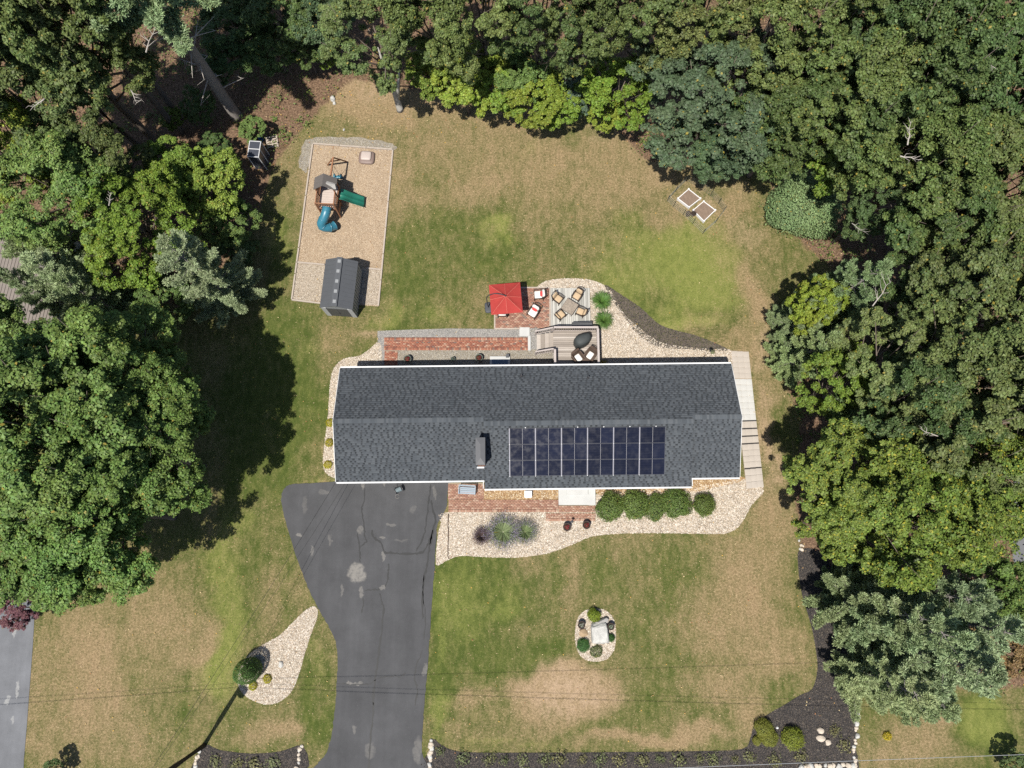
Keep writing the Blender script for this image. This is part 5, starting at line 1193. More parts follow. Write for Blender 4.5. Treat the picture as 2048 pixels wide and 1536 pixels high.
def trunk_mesh(name, seed, zc, limbs, r0, lean=0.0):
    rg = random.Random(seed); b = MB(); top = zc * 1.08
    pts = [(0, 0, -0.1), (0.03, 0.02, 0.3), (rg.gauss(0, .12), rg.gauss(0, .12), zc * 0.5), (rg.gauss(0, .2), rg.gauss(0, .2), zc * 0.8), (rg.gauss(0, .3), rg.gauss(0, .3), top)]
    b.tube(pts, [r0 * 1.35, r0, r0 * 0.8, r0 * 0.6, r0 * 0.2], 9)
    for l in limbs:
        f = 0.45 + 0.35 * rg.random(); s = Vector((pts[2][0], pts[2][1], zc * f)); e = Vector(l); mid = s.lerp(e, 0.5) + Vector((rg.gauss(0, .15), rg.gauss(0, .15), -0.1 * (e - s).length + .2))
        b.tube([s, mid, e, e + (e - mid) * 0.45], [r0 * 0.38, r0 * 0.26, r0 * 0.13, r0 * 0.04], 5)
        for _ in range(2):
            q = mid.lerp(e, rg.random()); dd = Vector((rg.gauss(0, 1), rg.gauss(0, 1), rg.gauss(0.3, .6))).normalized() * (0.25 * (e - s).length); b.tube([q, q + dd * 0.6 + Vector((0, 0, .05)), q + dd], [r0 * 0.12, r0 * 0.07, r0 * 0.02], 4)
    me = b.mesh(name, True); me.materials.append(m_barkt); return me
PROTO = {}
def proto(key, seed, R, Rz, zc, *a, r0=0.2, **k):
    me, lc = crown_mesh('crown', seed, R, Rz, zc, *a, **k); PROTO[key] = (me, trunk_mesh('trunk', seed, zc, lc, r0), R, zc)
#      key   seed  R    Rz   zc   lobes subs leaves leaf
proto('oak1', 1, 4.2, 4.2, 10.0, 16, 21, 145, 0.145, lobe=0.34, sub=0.27, flat=0.55, spread=0.74, r0=0.24)
proto('oak2', 2, 4.2, 4.0, 10.0, 18, 20, 140, 0.145, lobe=0.31, sub=0.28, flat=0.55, spread=0.76, r0=0.24)
proto('oak3', 3, 4.2, 4.6, 10.0, 14, 24, 145, 0.145, lobe=0.37, sub=0.26, flat=0.55, spread=0.72, r0=0.22)
proto('maple1', 4, 4.4, 4.2, 9.0, 22, 22, 120, 0.15, lobe=0.37, sub=0.25, flat=0.42, spread=0.72, r0=0.24)
proto('maple2', 5, 4.4, 4.0, 9.0, 25, 19, 120, 0.15, lobe=0.34, sub=0.26, flat=0.42, spread=0.74, r0=0.24)
proto('dense1', 6, 3.6, 2.8, 7.0, 24, 18, 120, 0.125, lobe=0.34, sub=0.26, flat=0.5, spread=0.74, r0=0.2)
proto('small1', 7, 2.4, 2.0, 4.5, 16, 16, 100, 0.12, lobe=0.38, sub=0.28, low=-0.6, r0=0.10)
proto('small2', 8, 2.4, 1.8, 4.5, 19, 14, 100, 0.12, lobe=0.35, sub=0.29, low=-0.6, r0=0.10)

def pine_mesh(seed, R, H, z0, nw, nb, leafL=0.26, blades=13, dens=1.0, droop=0.18):
    rg = np.random.default_rng(seed); tips = []; dirs = []; wood = MB(); wood.tube([(0, 0, -0.1), (0, 0, H * 0.5), (0, 0, H)], [0.02 * H + .03, 0.013 * H, 0.02], 8)
    for i in range(nw):
        f = i / (nw - 1); zb = z0 + (H - z0) * f; n = max(4, int(nb * (1 - 0.35 * f)))
        for j in range(n):
            a = 2 * math.pi * (j + rg.random() * 0.8) / n + i * 0.7; Lb = R * (1 - f) ** 0.62 * (0.62 + 0.5 * rg.random()) + 0.25
            d = np.array([math.cos(a), math.sin(a), 0]); sidev = np.array([-d[1], d[0], 0]); rise = (droop + 0.25 * f) * (0.6 + 0.8 * rg.random())
            pt = lambda t: d * Lb * t + np.array([0, 0, zb + Lb * rise * t * t + rg.normal(0, .02)])
            wood.tube([pt(0), pt(0.5), pt(0.95)], [0.02 + 0.012 * Lb, 0.012 + 0.006 * Lb, 0.008], 4, cap=False)
            m = max(4, int(Lb * 8.0 * dens))
            for q in range(m):
                t = 0.22 + 0.78 * (q + rg.random()) / m; p = pt(t)
                for s in (-1, 0, 1):
                    if s == 0 and rg.random() < 0.4: continue
                    wl_ = (0.16 + 0.34 * Lb * (1 - t) ** 0.7 * 0.62) * rg.random() ** 0.6 * abs(s)
                    dd = nrm(d * (0.75 + .3 * rg.random()) + sidev * s * 0.9 + UP * (0.18 + rg.normal(0, .12)))
                    k = 1 + int(wl_ / 0.26)
                    for kk in range(k):
                        tips.append(p + dd * wl_ * (kk + 1) / k); dirs.append(dd)
    for q in range(10): tips.append(np.array([rg.normal(0, .08), rg.normal(0, .08), H - 0.1 * q])); dirs.append(UP)
    T = np.array(tips); D = np.array(dirs); n = len(T); ii = np.repeat(np.arange(n), blades)
    nd = nrm(D[ii] * 0.75 + rg.normal(0, 0.55, (len(ii), 3)) * np.array([1, 1, 0.6]) + UP * 0.15); L = leafL * (0.7 + 0.5 * rg.random(len(ii)))
    sv = nrm(np.cross(nd, nrm(UP + rg.normal(0, 0.5, (len(ii), 3))))) * 0.023
    base = T[ii]; tip = base + nd * L[:, None]
    V = np.stack([base - sv * 0.6, base + sv * 0.6, tip + sv, tip - sv], 1).reshape(-1, 3)
    me = npmesh('crown', V, quads(len(ii))); me.materials.append(m_needle); wm = wood.mesh('trunk', True); wm.materials.append(m_barkg); return me, wm
for key, seed, R, H, z0, nw, nb, zc in (('pine1', 21, 3.2, 10.5, 1.5, 9, 8, 7.0), ('pine2', 22, 3.2, 10.0, 1.2, 8, 9, 7.0), ('pine3', 23, 2.6, 8.0, 0.8, 8, 8, 5.5)):
    c_, w_ = pine_mesh(seed, R, H, z0, nw, nb); PROTO[key] = (c_, w_, R, zc)
c_, w_ = pine_mesh(25, 3.6, 21.0, 13.0, 7, 7); PROTO['tallpine'] = (c_, w_, 3.6, 14.0)

COL = {'oak': (0.092, 0.124, 0.038), 'oak_d': (0.068, 0.104, 0.034), 'oak_y': (0.112, 0.140, 0.044), 'maple': (0.106, 0.166, 0.042), 'maple_d': (0.075, 0.120, 0.036), 'lime': (0.168, 0.220, 0.032), 'bright': (0.142, 0.205, 0.032),  # maple_d: maple with shade put into the colour for the shaded crowns
       'dark': (0.060, 0.095, 0.044), 'pine': (0.175, 0.235, 0.108), 'pine_p': (0.225, 0.282, 0.145), 'pine_d': (0.08, 0.12, 0.06), 'round': (0.150, 0.215, 0.092), 'rust': (0.19, 0.12, 0.055), 'purple': (0.12, 0.05, 0.06), 'blue': (0.085, 0.130, 0.085)}
def tree(key, u, v, zc, R, col, label, name='broadleaf_tree', group='woodland trees', base=False, leafm=None, cat='tree', sz=None):
    cm, tm, R0, z0 = PROTO[key]
    p = P(u, v, 0 if base else zc); jit = 0.88 + 0.24 * random.random(); s = R / R0
    t = thing(name, (p.x, p.y, 0), label, cat, group, random.random() * 6.28); t.scale = (s * (0.95 + .1 * random.random()), s * (0.95 + .1 * random.random()), zc / z0)
    o1 = bpy.data.objects.new('trunk', tm); link(o1, t); o2 = bpy.data.objects.new('crown', cm); link(o2, t)
    c = COL[col] if isinstance(col, str) else col
    o2.color = (c[0] * jit * (0.94 + .12 * random.random()), c[1] * jit, c[2] * jit * (0.9 + .2 * random.random()), 1)
    if leafm is not None: o2.material_slots[0].link = 'OBJECT'; o2.material_slots[0].material = leafm
    return t
TR = [
 # big maple mass, lower left
 ('maple1', 20, 735, 9.5, 4.0, 'maple', 'green maple crown just below the half hidden brown roof'), ('maple2', 215, 755, 9.5, 4.3, 'maple', 'green maple crown above the deepest lawn shadow'),
 ('maple1', 90, 880, 11, 4.9, 'maple', 'largest green maple crown midway down the picture edge'), ('maple2', 268, 905, 9.5, 3.9, 'maple', 'green maple crown reaching farthest towards the driveway'),
 ('maple1', 200, 1030, 9, 4.0, 'maple', 'green maple crown above the tan side lawn'), ('maple2', 45, 1050, 9, 4.2, 'maple', 'green maple crown overhanging the grey neighbouring drive'), ('maple1', 160, 1105, 6.5, 2.8, 'maple', 'lowest green maple crown at the tan side lawn edge'),
 ('maple2', 160, 960, 10, 3.8, 'maple', 'green maple crown in the middle of the big lower left mass'), ('maple1', 300, 800, 8.5, 3.2, 'maple', 'green maple crown at the upper right of the big left mass'),  # crown added here so that the mass throws a solid shadow
 # left middle
 ('pine1', 385, 530, 7.5, 2.6, 'pine_p', 'pale blue green pine left of the shed pad'), ('pine2', 120, 552, 7, 2.5, 'pine_p', 'pale pine drooping over the half hidden brown roof'), ('pine3', 45, 470, 6, 2.2, 'pine', 'small pine at the picture edge above the sandy paving'),
 ('maple2', 270, 450, 7.5, 3.5, 'bright', 'yellow green maple between the two pale pines'), ('maple1', 130, 380, 8.5, 3.7, 'maple', 'green maple crown above the drooping pale pine'), ('small1', 415, 365, 4.5, 2.5, 'bright', 'bright green young tree facing the playground'), ('small2', 350, 350, 5, 2.4, 'bright', 'bright green young tree behind the one facing the playground'),
 ('maple2', 20, 300, 9, 3.4, 'lime', 'lime green crown cut by the picture edge'), ('oak1', 205, 330, 8, 2.6, 'oak', 'olive crown left of the leaning third trunk'), ('small1', 455, 440, 3, 1.9, 'maple', 'low dark green tree at the shaded lawn corner'), ('small2', 330, 600, 3.5, 2.0, 'maple_d', 'low shaded tree below the pale blue green pine'), ('small1', 480, 500, 2.2, 1.3, 'maple_d', 'low shaded shrub like tree beside the play yard lawn'),
 # top left
 ('oak1', 45, 60, 13, 4.8, 'oak', 'olive oak crown in the top corner above lime crown'), ('oak3', 30, 190, 11, 4.2, 'oak', 'olive oak crown on the picture edge over the lime crown'), ('oak2', 120, -60, 15, 5, 'oak', 'tall olive oak crown cut by the top edge near corner'),
 ('small2', 560, 20, 5, 3.0, 'maple_d', 'shaded dark tree right of the tall bare pine trunk'), ('small1', 480, 60, 4.0, 2.6, 'maple_d', 'shaded dark tree behind the tall bare pine trunk'), ('small1', 640, 30, 5, 2.4, 'dark', 'dark tree left of the fork trunked oak'), ('small1', 655, 112, 1.6, 0.9, 'bright', 'small lit green bush in the dark gap beside the forked oak'),
 ('small2', 505, 255, 1.6, 1.0, 'maple', 'low green bush beside the tall dark cabinet'), ('small1', 345, 235, 1.5, 0.9, 'bright', 'bright understorey bush between the second and third trunks'),
 ('small1', 545, 90, 3.2, 2.0, 'maple_d', 'shaded understorey tree in the dark gap right of pine trunk'), ('small2', 610, 95, 3.0, 1.7, 'maple_d', 'shaded understorey tree left of the small lit bush'), ('small2', 455, 120, 3.2, 1.8, 'maple_d', 'shaded understorey tree hugging the tall pine trunk'), ('small1', 395, 215, 2.0, 1.3, 'maple_d', 'low shaded bush between tall pine and second trunk'), ('small2', 430, 300, 1.8, 1.3, 'maple_d', 'low shaded bush left of the tall dark cabinet'),
 # top middle
 ('oak2', 965, 8, 11, 3.5, 'oak_y', 'olive yellow oak crown right of the forked oak'), ('oak1', 1080, 20, 11, 3.5, 'oak', 'olive oak crown above the lime bushes'), ('oak3', 870, -20, 12, 3.6, 'oak', 'olive oak crown cut by the top edge above forked oak'),
 ('small1', 930, 150, 4.8, 2.8, 'lime', 'lime green small tree nearest the forked oak'), ('small2', 1070, 190, 4.2, 2.5, 'lime', 'lime green small tree at the lawn above the parasol'), ('small2', 1000, 165, 4.2, 2.2, 'bright', 'bright green small tree between two lime ones'), ('small1', 1150, 185, 3.4, 1.5, 'blue', 'blue green shrub like tree between lime and bright trees'),
 ('small1', 868, 135, 4.5, 2.0, 'bright', 'bright green small tree right beside the forked oak'), ('small1', 1118, 205, 3.4, 1.7, 'bright', 'bright green low tree left of the blue green one'), ('small2', 1045, 140, 5, 2.2, 'maple', 'green tree behind the lime ones at the lawn top'), ('small1', 1243, 175, 5, 2.6, 'bright', 'bright green tree left of the big dark maple'), ('small2', 1215, 225, 3, 1.4, 'lime', 'lime green low tree at the foot of bright tree'), ('oak1', 1185, 15, 11, 3.5, 'oak', 'olive oak crown behind the bright green tree'), ('oak2', 1300, 5, 12, 3.8, 'oak', 'olive oak crown at the top edge behind the dark maple'),
 ('dense1', 1420, 195, 8.5, 4.5, 'dark', 'big dark green maple at the lawn corner, upper crown'), ('dense1', 1440, 268, 5.5, 2.6, 'dark', 'dark green maple crown overhanging the raised beds'), ('dense1', 1490, 260, 6.5, 2.6, 'dark', 'dark green crown on the wood side of big maple'),
 # top right woods
 ('oak3', 1410, 5, 12, 3.8, 'oak_y', 'olive yellow oak crown directly above the dark maple'), ('oak1', 1545, 55, 12, 4.0, 'oak_y', 'olive yellow oak crown above right of the dark maple'), ('oak2', 1660, 40, 12.5, 4.2, 'oak', 'olive oak crown at the top edge, first right of dark maple'), ('oak3', 1780, 70, 12.5, 4.3, 'oak_d', 'deep olive oak crown at the top edge, second right of dark maple'), ('oak1', 1900, 40, 13, 4.4, 'oak_d', 'deep olive oak crown at the top edge, third right of dark maple'), ('oak2', 2020, 90, 13, 4.6, 'oak_d', 'deep olive oak crown in the top right corner'),
 ('maple1', 1590, 215, 9, 3.6, 'oak_d', 'green crown filling the wood edge beside the dark maple'), ('oak3', 1690, 205, 11, 3.9, 'oak', 'olive oak crown in the second woodland row, nearest the maple'), ('maple2', 1800, 190, 12, 4.1, 'oak_d', 'green crown in the second woodland row, middle one'), ('oak1', 1920, 200, 12, 4.4, 'oak_d', 'deep olive crown in the second woodland row, outer one'), ('oak2', 2045, 260, 12, 4.2, 'oak', 'olive crown cut by the picture edge below the corner'),
 ('small1', 1640, 272, 6.5, 2.2, 'oak_d', 'green tree just above the round clipped shrub tree'), ('small2', 1700, 300, 7, 2.6, 'bright', 'bright green tree glimpsed inside the upper right woods'), ('oak3', 1840, 330, 11, 4.0, 'oak', 'olive oak with bare white twigs in its crown'), ('oak1', 1970, 370, 11, 4.2, 'oak', 'olive oak crown right of the white twigged oak'),
 ('oak2', 1880, 470, 10, 3.7, 'oak_d', 'olive crown beside the darkest woodland gap'), ('oak1', 2010, 500, 10, 4.2, 'oak', 'olive crown at the edge beside a tan gap'), ('oak3', 1760, 400, 7, 2.4, 'oak_d', 'shaded crown over the darkest woodland gap'),
 # right
 ('pine1', 1705, 575, 7.5, 2.5, 'pine', 'blue green pine at the lawn edge, tallest of its clump'), ('pine2', 1625, 625, 5.5, 2.0, 'pine', 'blue green pine reaching farthest onto the lawn'), ('pine3', 1635, 695, 5.5, 1.9, 'pine', 'blue green pine lowest of the clump by the path'), ('small2', 1630, 605, 6, 1.7, 'lime', 'lime green sapling growing among the blue green pines'),
 ('small1', 1680, 765, 6, 2.4, 'bright', 'bright green tree below the lawn edge pines'), ('oak2', 1780, 740, 9, 3.2, 'oak_y', 'olive yellow oak right of the bright green tree'), ('oak1', 1950, 610, 11, 4.0, 'oak', 'olive oak right of the central dark gap'), ('oak3', 1930, 730, 11, 4.0, 'oak', 'olive oak crown in the middle of the right hand woods'), ('oak2', 2055, 700, 11, 4.2, 'oak_y', 'olive yellow crown cut by the right edge'), ('oak1', 1850, 820, 10, 3.6, 'oak_d', 'olive crown above the yellowing maple'), ('oak2', 1980, 850, 11, 4.2, 'oak_y', 'olive yellow crown above the asphalt glimpse'), ('small2', 1730, 840, 5.5, 2.3, 'maple_d', 'shaded green tree above the yellowing maple'), ('small1', 1830, 650, 5, 2.6, 'oak_d', 'shaded crown in the central dark gap'),
 # bottom right
 ('pine1', 1790, 1225, 8, 2.6, 'pine_p', 'pale pine nearest the side mulch bed'), ('pine2', 1885, 1190, 9, 2.5, 'pine_p', 'pale pine touching the yellowing maple'), ('pine1', 1890, 1320, 8.5, 2.9, 'pine_p', 'largest pale pine of the lower right clump'), ('pine2', 1800, 1375, 6.5, 2.4, 'pine_p', 'pale pine above the row of cream stones'), ('pine3', 1725, 1180, 4.5, 1.3, 'pine', 'small pine at the top of the side mulch bed'), ('pine3', 1860, 1400, 5, 1.8, 'pine', 'small pine above the bottom right lawn'),
 ('pine2', 1835, 1255, 9.5, 2.6, 'pine_p', 'pale pine in the middle of the lower right clump'), ('pine1', 1945, 1250, 8, 2.5, 'pine_p', 'pale pine beside the rusty tree'), ('pine3', 175, 590, 6.5, 1.9, 'pine_p', 'small pale pine right of the half hidden brown roof'), ('pine3', 60, 575, 6, 1.7, 'pine_p', 'small pale pine leaning over the brown roof ridge'),
 ('small1', 1990, 1170, 6, 2.1, 'maple', 'green tree at the asphalt edge above the rusty tree'), ('small1', 2005, 1300, 4, 2.0, 'rust', 'rusty brown leaved tree near the bottom right lawn'), ('small2', 2020, 1225, 4, 1.8, 'maple_d', 'dark green tree above the rusty tree'), ('small2', 2030, 1530, 1.6, 0.9, 'maple_d', 'dark tree top entering at the bottom right corner'), ('small2', 104, 1542, 1.2, 0.75, 'maple_d', 'dark tree top entering at the bottom left'),
]
for rec in TR:
    key, u, v, zc, R, col, lab = rec
    if key.startswith('oak'): R *= 0.95
    tree(key, u, v, zc, R, col, lab, 'pine_tree' if 'pine' in key else 'broadleaf_tree', 'garden pines' if 'pine' in key else 'woodland trees')
for rec in [('maple2', 1715, 965, 8, 3.3, 'yellow green maple crown nearest the path end'), ('maple1', 1815, 1025, 9, 3.9, 'yellowing maple crown, broadest of its clump'), ('maple2', 1930, 975, 9, 3.6, 'yellowing maple crown beside the asphalt glimpse'), ('small1', 1675, 1045, 6, 2.2, 'yellow green maple crown overhanging the dry front lawn')]:
    tree(rec[0], rec[1], rec[2], rec[3], rec[4], (0.112, 0.164, 0.030), rec[5], 'maple_tree', 'yellowing maples', leafm=m_leaf_y)
tree('small2', 30, 1222, 2.0, 1.2, 'purple', 'purple leaved shrub at the top of the neighbouring drive', 'purple_shrub', None, cat='shrub')
# trees with visible trunks -----------------------------------------------------
tp = tree('tallpine', 474, 234, 14, 4.4, 'pine', 'tall pine with long bare grey trunk leaning over the woods', 'pine_tree', 'garden pines', base=True)
for ch_ in tp.children:
    if ch_.name.startswith('trunk'):
        b = MB(); b.tube([(0, 0, -0.1), (0, 0, 0.4), (0, 0, 6), (0, 0, 12), (0, 0, 20)], [0.44, 0.35, 0.30, 0.22, 0.04], 12)
        ch_.data = b.mesh('trunk', True); ch_.data.materials.append(m_barkg)
        st = MB(); r = random.Random(5)
        for k in range(16):
            z = 3.5 + k * 0.42; a = r.random() * 6.28; L = 0.5 + 1.6 * r.random(); e = Vector((math.cos(a) * L, math.sin(a) * L, z + 0.1 * L)); m_ = Vector((math.cos(a) * L * .5, math.sin(a) * L * .5, z + .12)); st.tube([(0, 0, z), m_, e], [0.045, 0.028, 0.008], 5)
            for _ in range(2): q_ = m_.lerp(e, r.random()); st.tube([q_, q_ + Vector((r.gauss(0, .3), r.gauss(0, .3), .1))], [0.014, 0.004], 4)
        o = st.build('dead_limb', m_barkw, tp, True)
for (u, v, zc, R, lab) in ((360, 266, 13.5, 4.0, 'olive oak on the second leaning trunk from the tall pine'), (328, 302, 12, 3.6, 'olive oak on the third leaning trunk from the tall pine')):
    t_ = tree('oak2', u, v, zc, R, 'oak', lab, 'broadleaf_tree', 'woodland trees', base=True); s0 = t_.scale[0]
    b = MB(); b.tube([(0, 0, -0.1), (0, 0, .3), (0.05, 0, 5), (0.1, 0.1, 11)], [0.36 / s0, 0.27 / s0, 0.22 / s0, 0.06], 10); o = [c_ for c_ in t_.children if c_.name.startswith('trunk')][0]
    b.build('main_stem', m_barkt, t_, True)
t_ = tree('oak1', 800, 220, 8.8, 3.5, 'oak', 'olive oak with forked grey trunk at the lawn top', 'broadleaf_tree', 'woodland trees', base=True); s0 = t_.scale[0]; t_.rotation_euler.z = 0
b = MB(); b.tube([(0, 0, -0.1), (0, 0, 0.3), (-.05, 0, 2.2), (-.35, .1, 5), (-.5, .3, 8)], [0.42, 0.30, 0.24, 0.17, 0.05], 10); b.tube([(0, 0, 1.2), (.35, .1, 3.2), (.9, .2, 6)], [0.20, 0.16, 0.05], 8)
b.build('forked_stem', M('pale_grey_bark', (0.34, 0.33, 0.31), 0.9, 0.2, 3, 0.3, 14, bump=0.5), t_, True)
# bare twigs in crowns
def dead_branch(u, v, z, L, ang, seed, host_label):
    host = next(o for o in scene.collection.objects if o.get('label') == host_label); r = random.Random(seed); b = MB(); p0 = P(u, v, z)
    d = Vector((math.cos(ang), math.sin(ang), 0.1)); pts = [p0 + d * (L * t) + Vector((r.gauss(0, .06), r.gauss(0, .06), r.gauss(0, .05))) * L * t for t in np.linspace(0, 1, 6)]
    inv = (Matrix.Translation(host.location) @ Euler(host.rotation_euler).to_matrix().to_4x4() @ Matrix.Diagonal((*host.scale, 1))).inverted()
    b.tube([inv @ p for p in pts], [0.045, 0.04, 0.03, 0.022, 0.014, 0.006], 5)
    for k in range(7):
        i = 1 + k % 4; a = ang + r.choice((-1, 1)) * (0.5 + 0.5 * r.random()); q = pts[i]; e = q + Vector((math.cos(a), math.sin(a), .1)) * L * (0.2 + .25 * r.random()); m_ = q.lerp(e, .5) + Vector((r.gauss(0, .08), r.gauss(0, .08), .05))
        b.tube([inv @ q, inv @ m_, inv @ e], [0.02, 0.012, 0.004], 4)
    b.build('dead_limb', m_barkw, host, True)
dead_branch(292, 105, 13.5, 1.9, R_(75), 1, 'olive oak on the second leaning trunk from the tall pine'); dead_branch(262, 180, 12.5, 1.3, R_(-60), 2, 'olive oak on the third leaning trunk from the tall pine')
dead_branch(1745, 612, 11.5, 2.2, R_(55), 3, 'blue green pine at the lawn edge, tallest of its clump'); dead_branch(1815, 290, 14.5, 1.5, R_(80), 4, 'olive oak with bare white twigs in its crown'); dead_branch(1800, 312, 14.5, 1.2, R_(-15), 5, 'olive oak with bare white twigs in its crown')
rt = random.Random(3); k_ = 0
for rec in TR:
    if rec[0].startswith(('oak', 'maple')) and rec[2] > 20:
        k_ += 1
        if k_ % 5 == 0: dead_branch(rec[1] + rt.uniform(-60, 60), rec[2] + rt.uniform(-40, 60), rec[3] + rt.uniform(1.8, 3.4), rt.uniform(0.7, 1.2), rt.random() * 6.28, 40 + k_, rec[6])
# ------------------------------------------------------------------ shrubs and garden plants
def ball_mesh(seed, n, leaf, bump=0.12, zs=0.9, shell=0.22, spiky=0.0):
    rg = np.random.default_rng(seed); d = nrm(rg.normal(0, 1, (n, 3))); d = d[d[:, 2] > -0.55]; n = len(d)
    k = nrm(rg.normal(0, 1, (26, 3))); w = np.exp(6 * (d @ k.T - 1)).max(1)
    r = (1 - shell * rg.random(n) ** 1.5) * (1 - bump + bump * 1.3 * w); r = r * np.where(rg.random(n) < 0.07, 1.05 + 0.22 * rg.random(n), 1.0)
    C = d * r[:, None] * np.array([1, 1, zs]); C[:, 2] += 0.62 * zs; C = C[C[:, 2] > 0]; d = d[:len(C)]; n = len(C)
    N = nrm(C - np.array([0, 0, .4]) + rg.normal(0, 0.5, (n, 3)) + 0.3 * UP); s = leaf * (0.7 + 0.6 * rg.random(n))
    me = npmesh('foliage', leaves(C, N, s, s * 0.55, rg), quads(n)); me.materials.append(m_leaf); return me
BALL = [ball_mesh(41, 5600, 0.10, 0.34, 0.9, 0.3), ball_mesh(42, 5600, 0.10, 0.40, 0.9, 0.3), ball_mesh(48, 5600, 0.10, 0.45, 0.9, 0.34)]; WISP = [ball_mesh(90 + k, 170, 0.26, 0.5, 0.7, 0.95) for k in range(3)]; BALL_F = ball_mesh(43, 9000, 0.075, 0.05, 1.15, 0.15); BALL_S = ball_mesh(44, 700, 0.24, 0.25, 0.8)
core_me = rock_mesh('stems', 0.72, 0.72, 0.62, 55, 0.1); m_core = M('dark_shrub_core', (0.03, 0.035, 0.015), 0.95)  # solid dark lump that fills the middle of a shrub
def shrub(me, u, v, r, h, col, label, name='shrub', group=None, core=True, z=0.0):
    p = P(u, v, h * 0.5 + z); t = thing(name, (p.x, p.y, z), label, 'shrub', group, random.random() * 6)
    o = obj('foliage', me, m_leaf, t); o.scale = (r, r, h / 1.5); o.color = (*col, 1)
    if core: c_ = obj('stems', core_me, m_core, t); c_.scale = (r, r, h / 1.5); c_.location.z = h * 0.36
    return t
shrub(ball_mesh(47, 24000, 0.055, 0.36, 1.0, 0.24), 1610, 412, 2.55, 2.9, COL['round'], 'dense round green shrub tree standing alone on the lawn', 'round_shrub')
BX = (0.088, 0.132, 0.030)
for i, (u, r, lab) in enumerate(((1220, .86, 'clipped green shrub nearest the white stoop'), (1270, .90, 'second clipped green shrub from the white stoop'), (1313, .80, 'third clipped green shrub from the white stoop, smaller'), (1354, .90, 'fourth clipped green shrub from the white stoop'), (1409, .74, 'separate clipped green shrub at the end of the front row'))):
    s_ = shrub(BALL[i % 3], u, 1009 + (3, 0, 5, -1, 1)[i], r * (1.12 if i < 4 else 1.0), (1.2, 1.05, 0.9, 1.15, 1.1)[i], tuple(c_ * k_ for c_, k_ in zip(BX, (0.95 + .12 * random.random(), 1.0, 1.0))), lab, 'clipped_shrub', 'clipped shrubs along the front wall'); s_.scale = (0.95 + .12 * random.random(), 0.95 + .15 * random.random(), 1)
shrub(BALL_F, 495, 1342, 0.80, 2.1, (0.065, 0.125, 0.030), 'round clipped evergreen ball in the teardrop pebble island', 'topiary_ball')
YG = (0.30, 0.27, 0.02)
for u, v, lab in ((505, 1372, 'golden mound beside the clipped evergreen ball'), (534, 1358, 'golden mound farther from the clipped evergreen ball'), (659, 845, 'golden mound at the garage end, top one'), (658, 885, 'golden mound at the garage end, middle one'), (655, 929, 'golden mound at the garage end, lowest one')):
    shrub(BALL_S, u, v, 0.30, 0.32, YG, lab, 'golden_mound', 'small golden mounds', False)
shrub(BALL_S, 1776, 1473, 0.28, 0.4, (0.40, 0.33, 0.02), 'bright yellow flowering clump on the bottom right lawn', 'yellow_flower_clump', None, False)
GD = (0.16, 0.17, 0.03)
shrub(BALL[0], 1527, 1458, 0.62, 0.8, GD, 'golden green bush with pink flecks in the corner mulch', 'golden_bush', 'golden bushes in the mulch'); shrub(BALL[1], 1540, 1476, 0.55, 0.7, GD, 'smaller golden green bush below the flecked one', 'golden_bush', 'golden bushes in the mulch'); shrub(BALL[1], 1587, 1478, 0.70, 0.9, (0.17, 0.19, 0.025), 'golden green bush nearest the three cream stones', 'golden_bush', 'golden bushes in the mulch'); shrub(BALL[0], 1515, 1482, 0.3, 0.4, GD, 'tiny golden green bush at the mulch curve', 'golden_bush', 'golden bushes in the mulch')
shrub(BALL[0], 1189, 1230, 0.45, 0.75, (0.15, 0.20, 0.02), 'yellow green shrub behind the white boulder', 'island_shrub', 'plants round the boulder'); shrub(BALL[1], 1167, 1291, 0.44, 0.5, (0.05, 0.12, 0.03), 'green mound below left of the white boulder', 'island_shrub', 'plants round the boulder'); shrub(BALL[1], 1222, 1276, 0.26, 0.45, (0.05, 0.12, 0.03), 'small green mound right of the white boulder', 'island_shrub', 'plants round the boulder'); shrub(BALL_S, 1193, 1303, 0.42, 0.45, (0.11, 0.13, 0.05), 'pale green rose bush at the foot of the boulder', 'island_shrub', 'plants round the boulder', False)
for k, (u, v) in enumerate(((880, 1505), (925, 1518), (978, 1520), (1010, 1523), (1045, 1523), (1090, 1521), (1122, 1520), (1165, 1519), (1200, 1521), (1240, 1523), (1285, 1521), (1320, 1518), (1360, 1520), (1400, 1519), (1428, 1518), (1470, 1520), (1500, 1515), (1550, 1520), (1605, 1515), (430, 1525), (470, 1530), (505, 1528), (545, 1527), (1672, 1462), (1690, 1490))):
    nm = ['first', 'second', 'third', 'fourth', 'fifth', 'sixth', 'seventh', 'eighth', 'ninth', 'tenth', 'eleventh', 'twelfth', 'thirteenth', 'fourteenth', 'fifteenth', 'sixteenth', 'seventeenth', 'eighteenth', 'nineteenth']
    lab = f'sparse young plant in the roadside mulch, {nm[k]} from the driveway' if k < 19 else (f'sparse young plant in the small mulch bed, {nm[k - 19]} from the pole' if k < 23 else f'sparse young plant beside the row of cream stones, {["upper", "lower"][k - 23]} one')
    s_ = shrub(WISP[k % 3], u, v, random.uniform(0.34, 0.6), random.uniform(0.3, 0.55), (0.115 + .03 * random.random(), 0.140, 0.060), lab, 'young_plant', 'young plants in the roadside mulch', False); s_.scale.x = random.uniform(.8, 1.3)
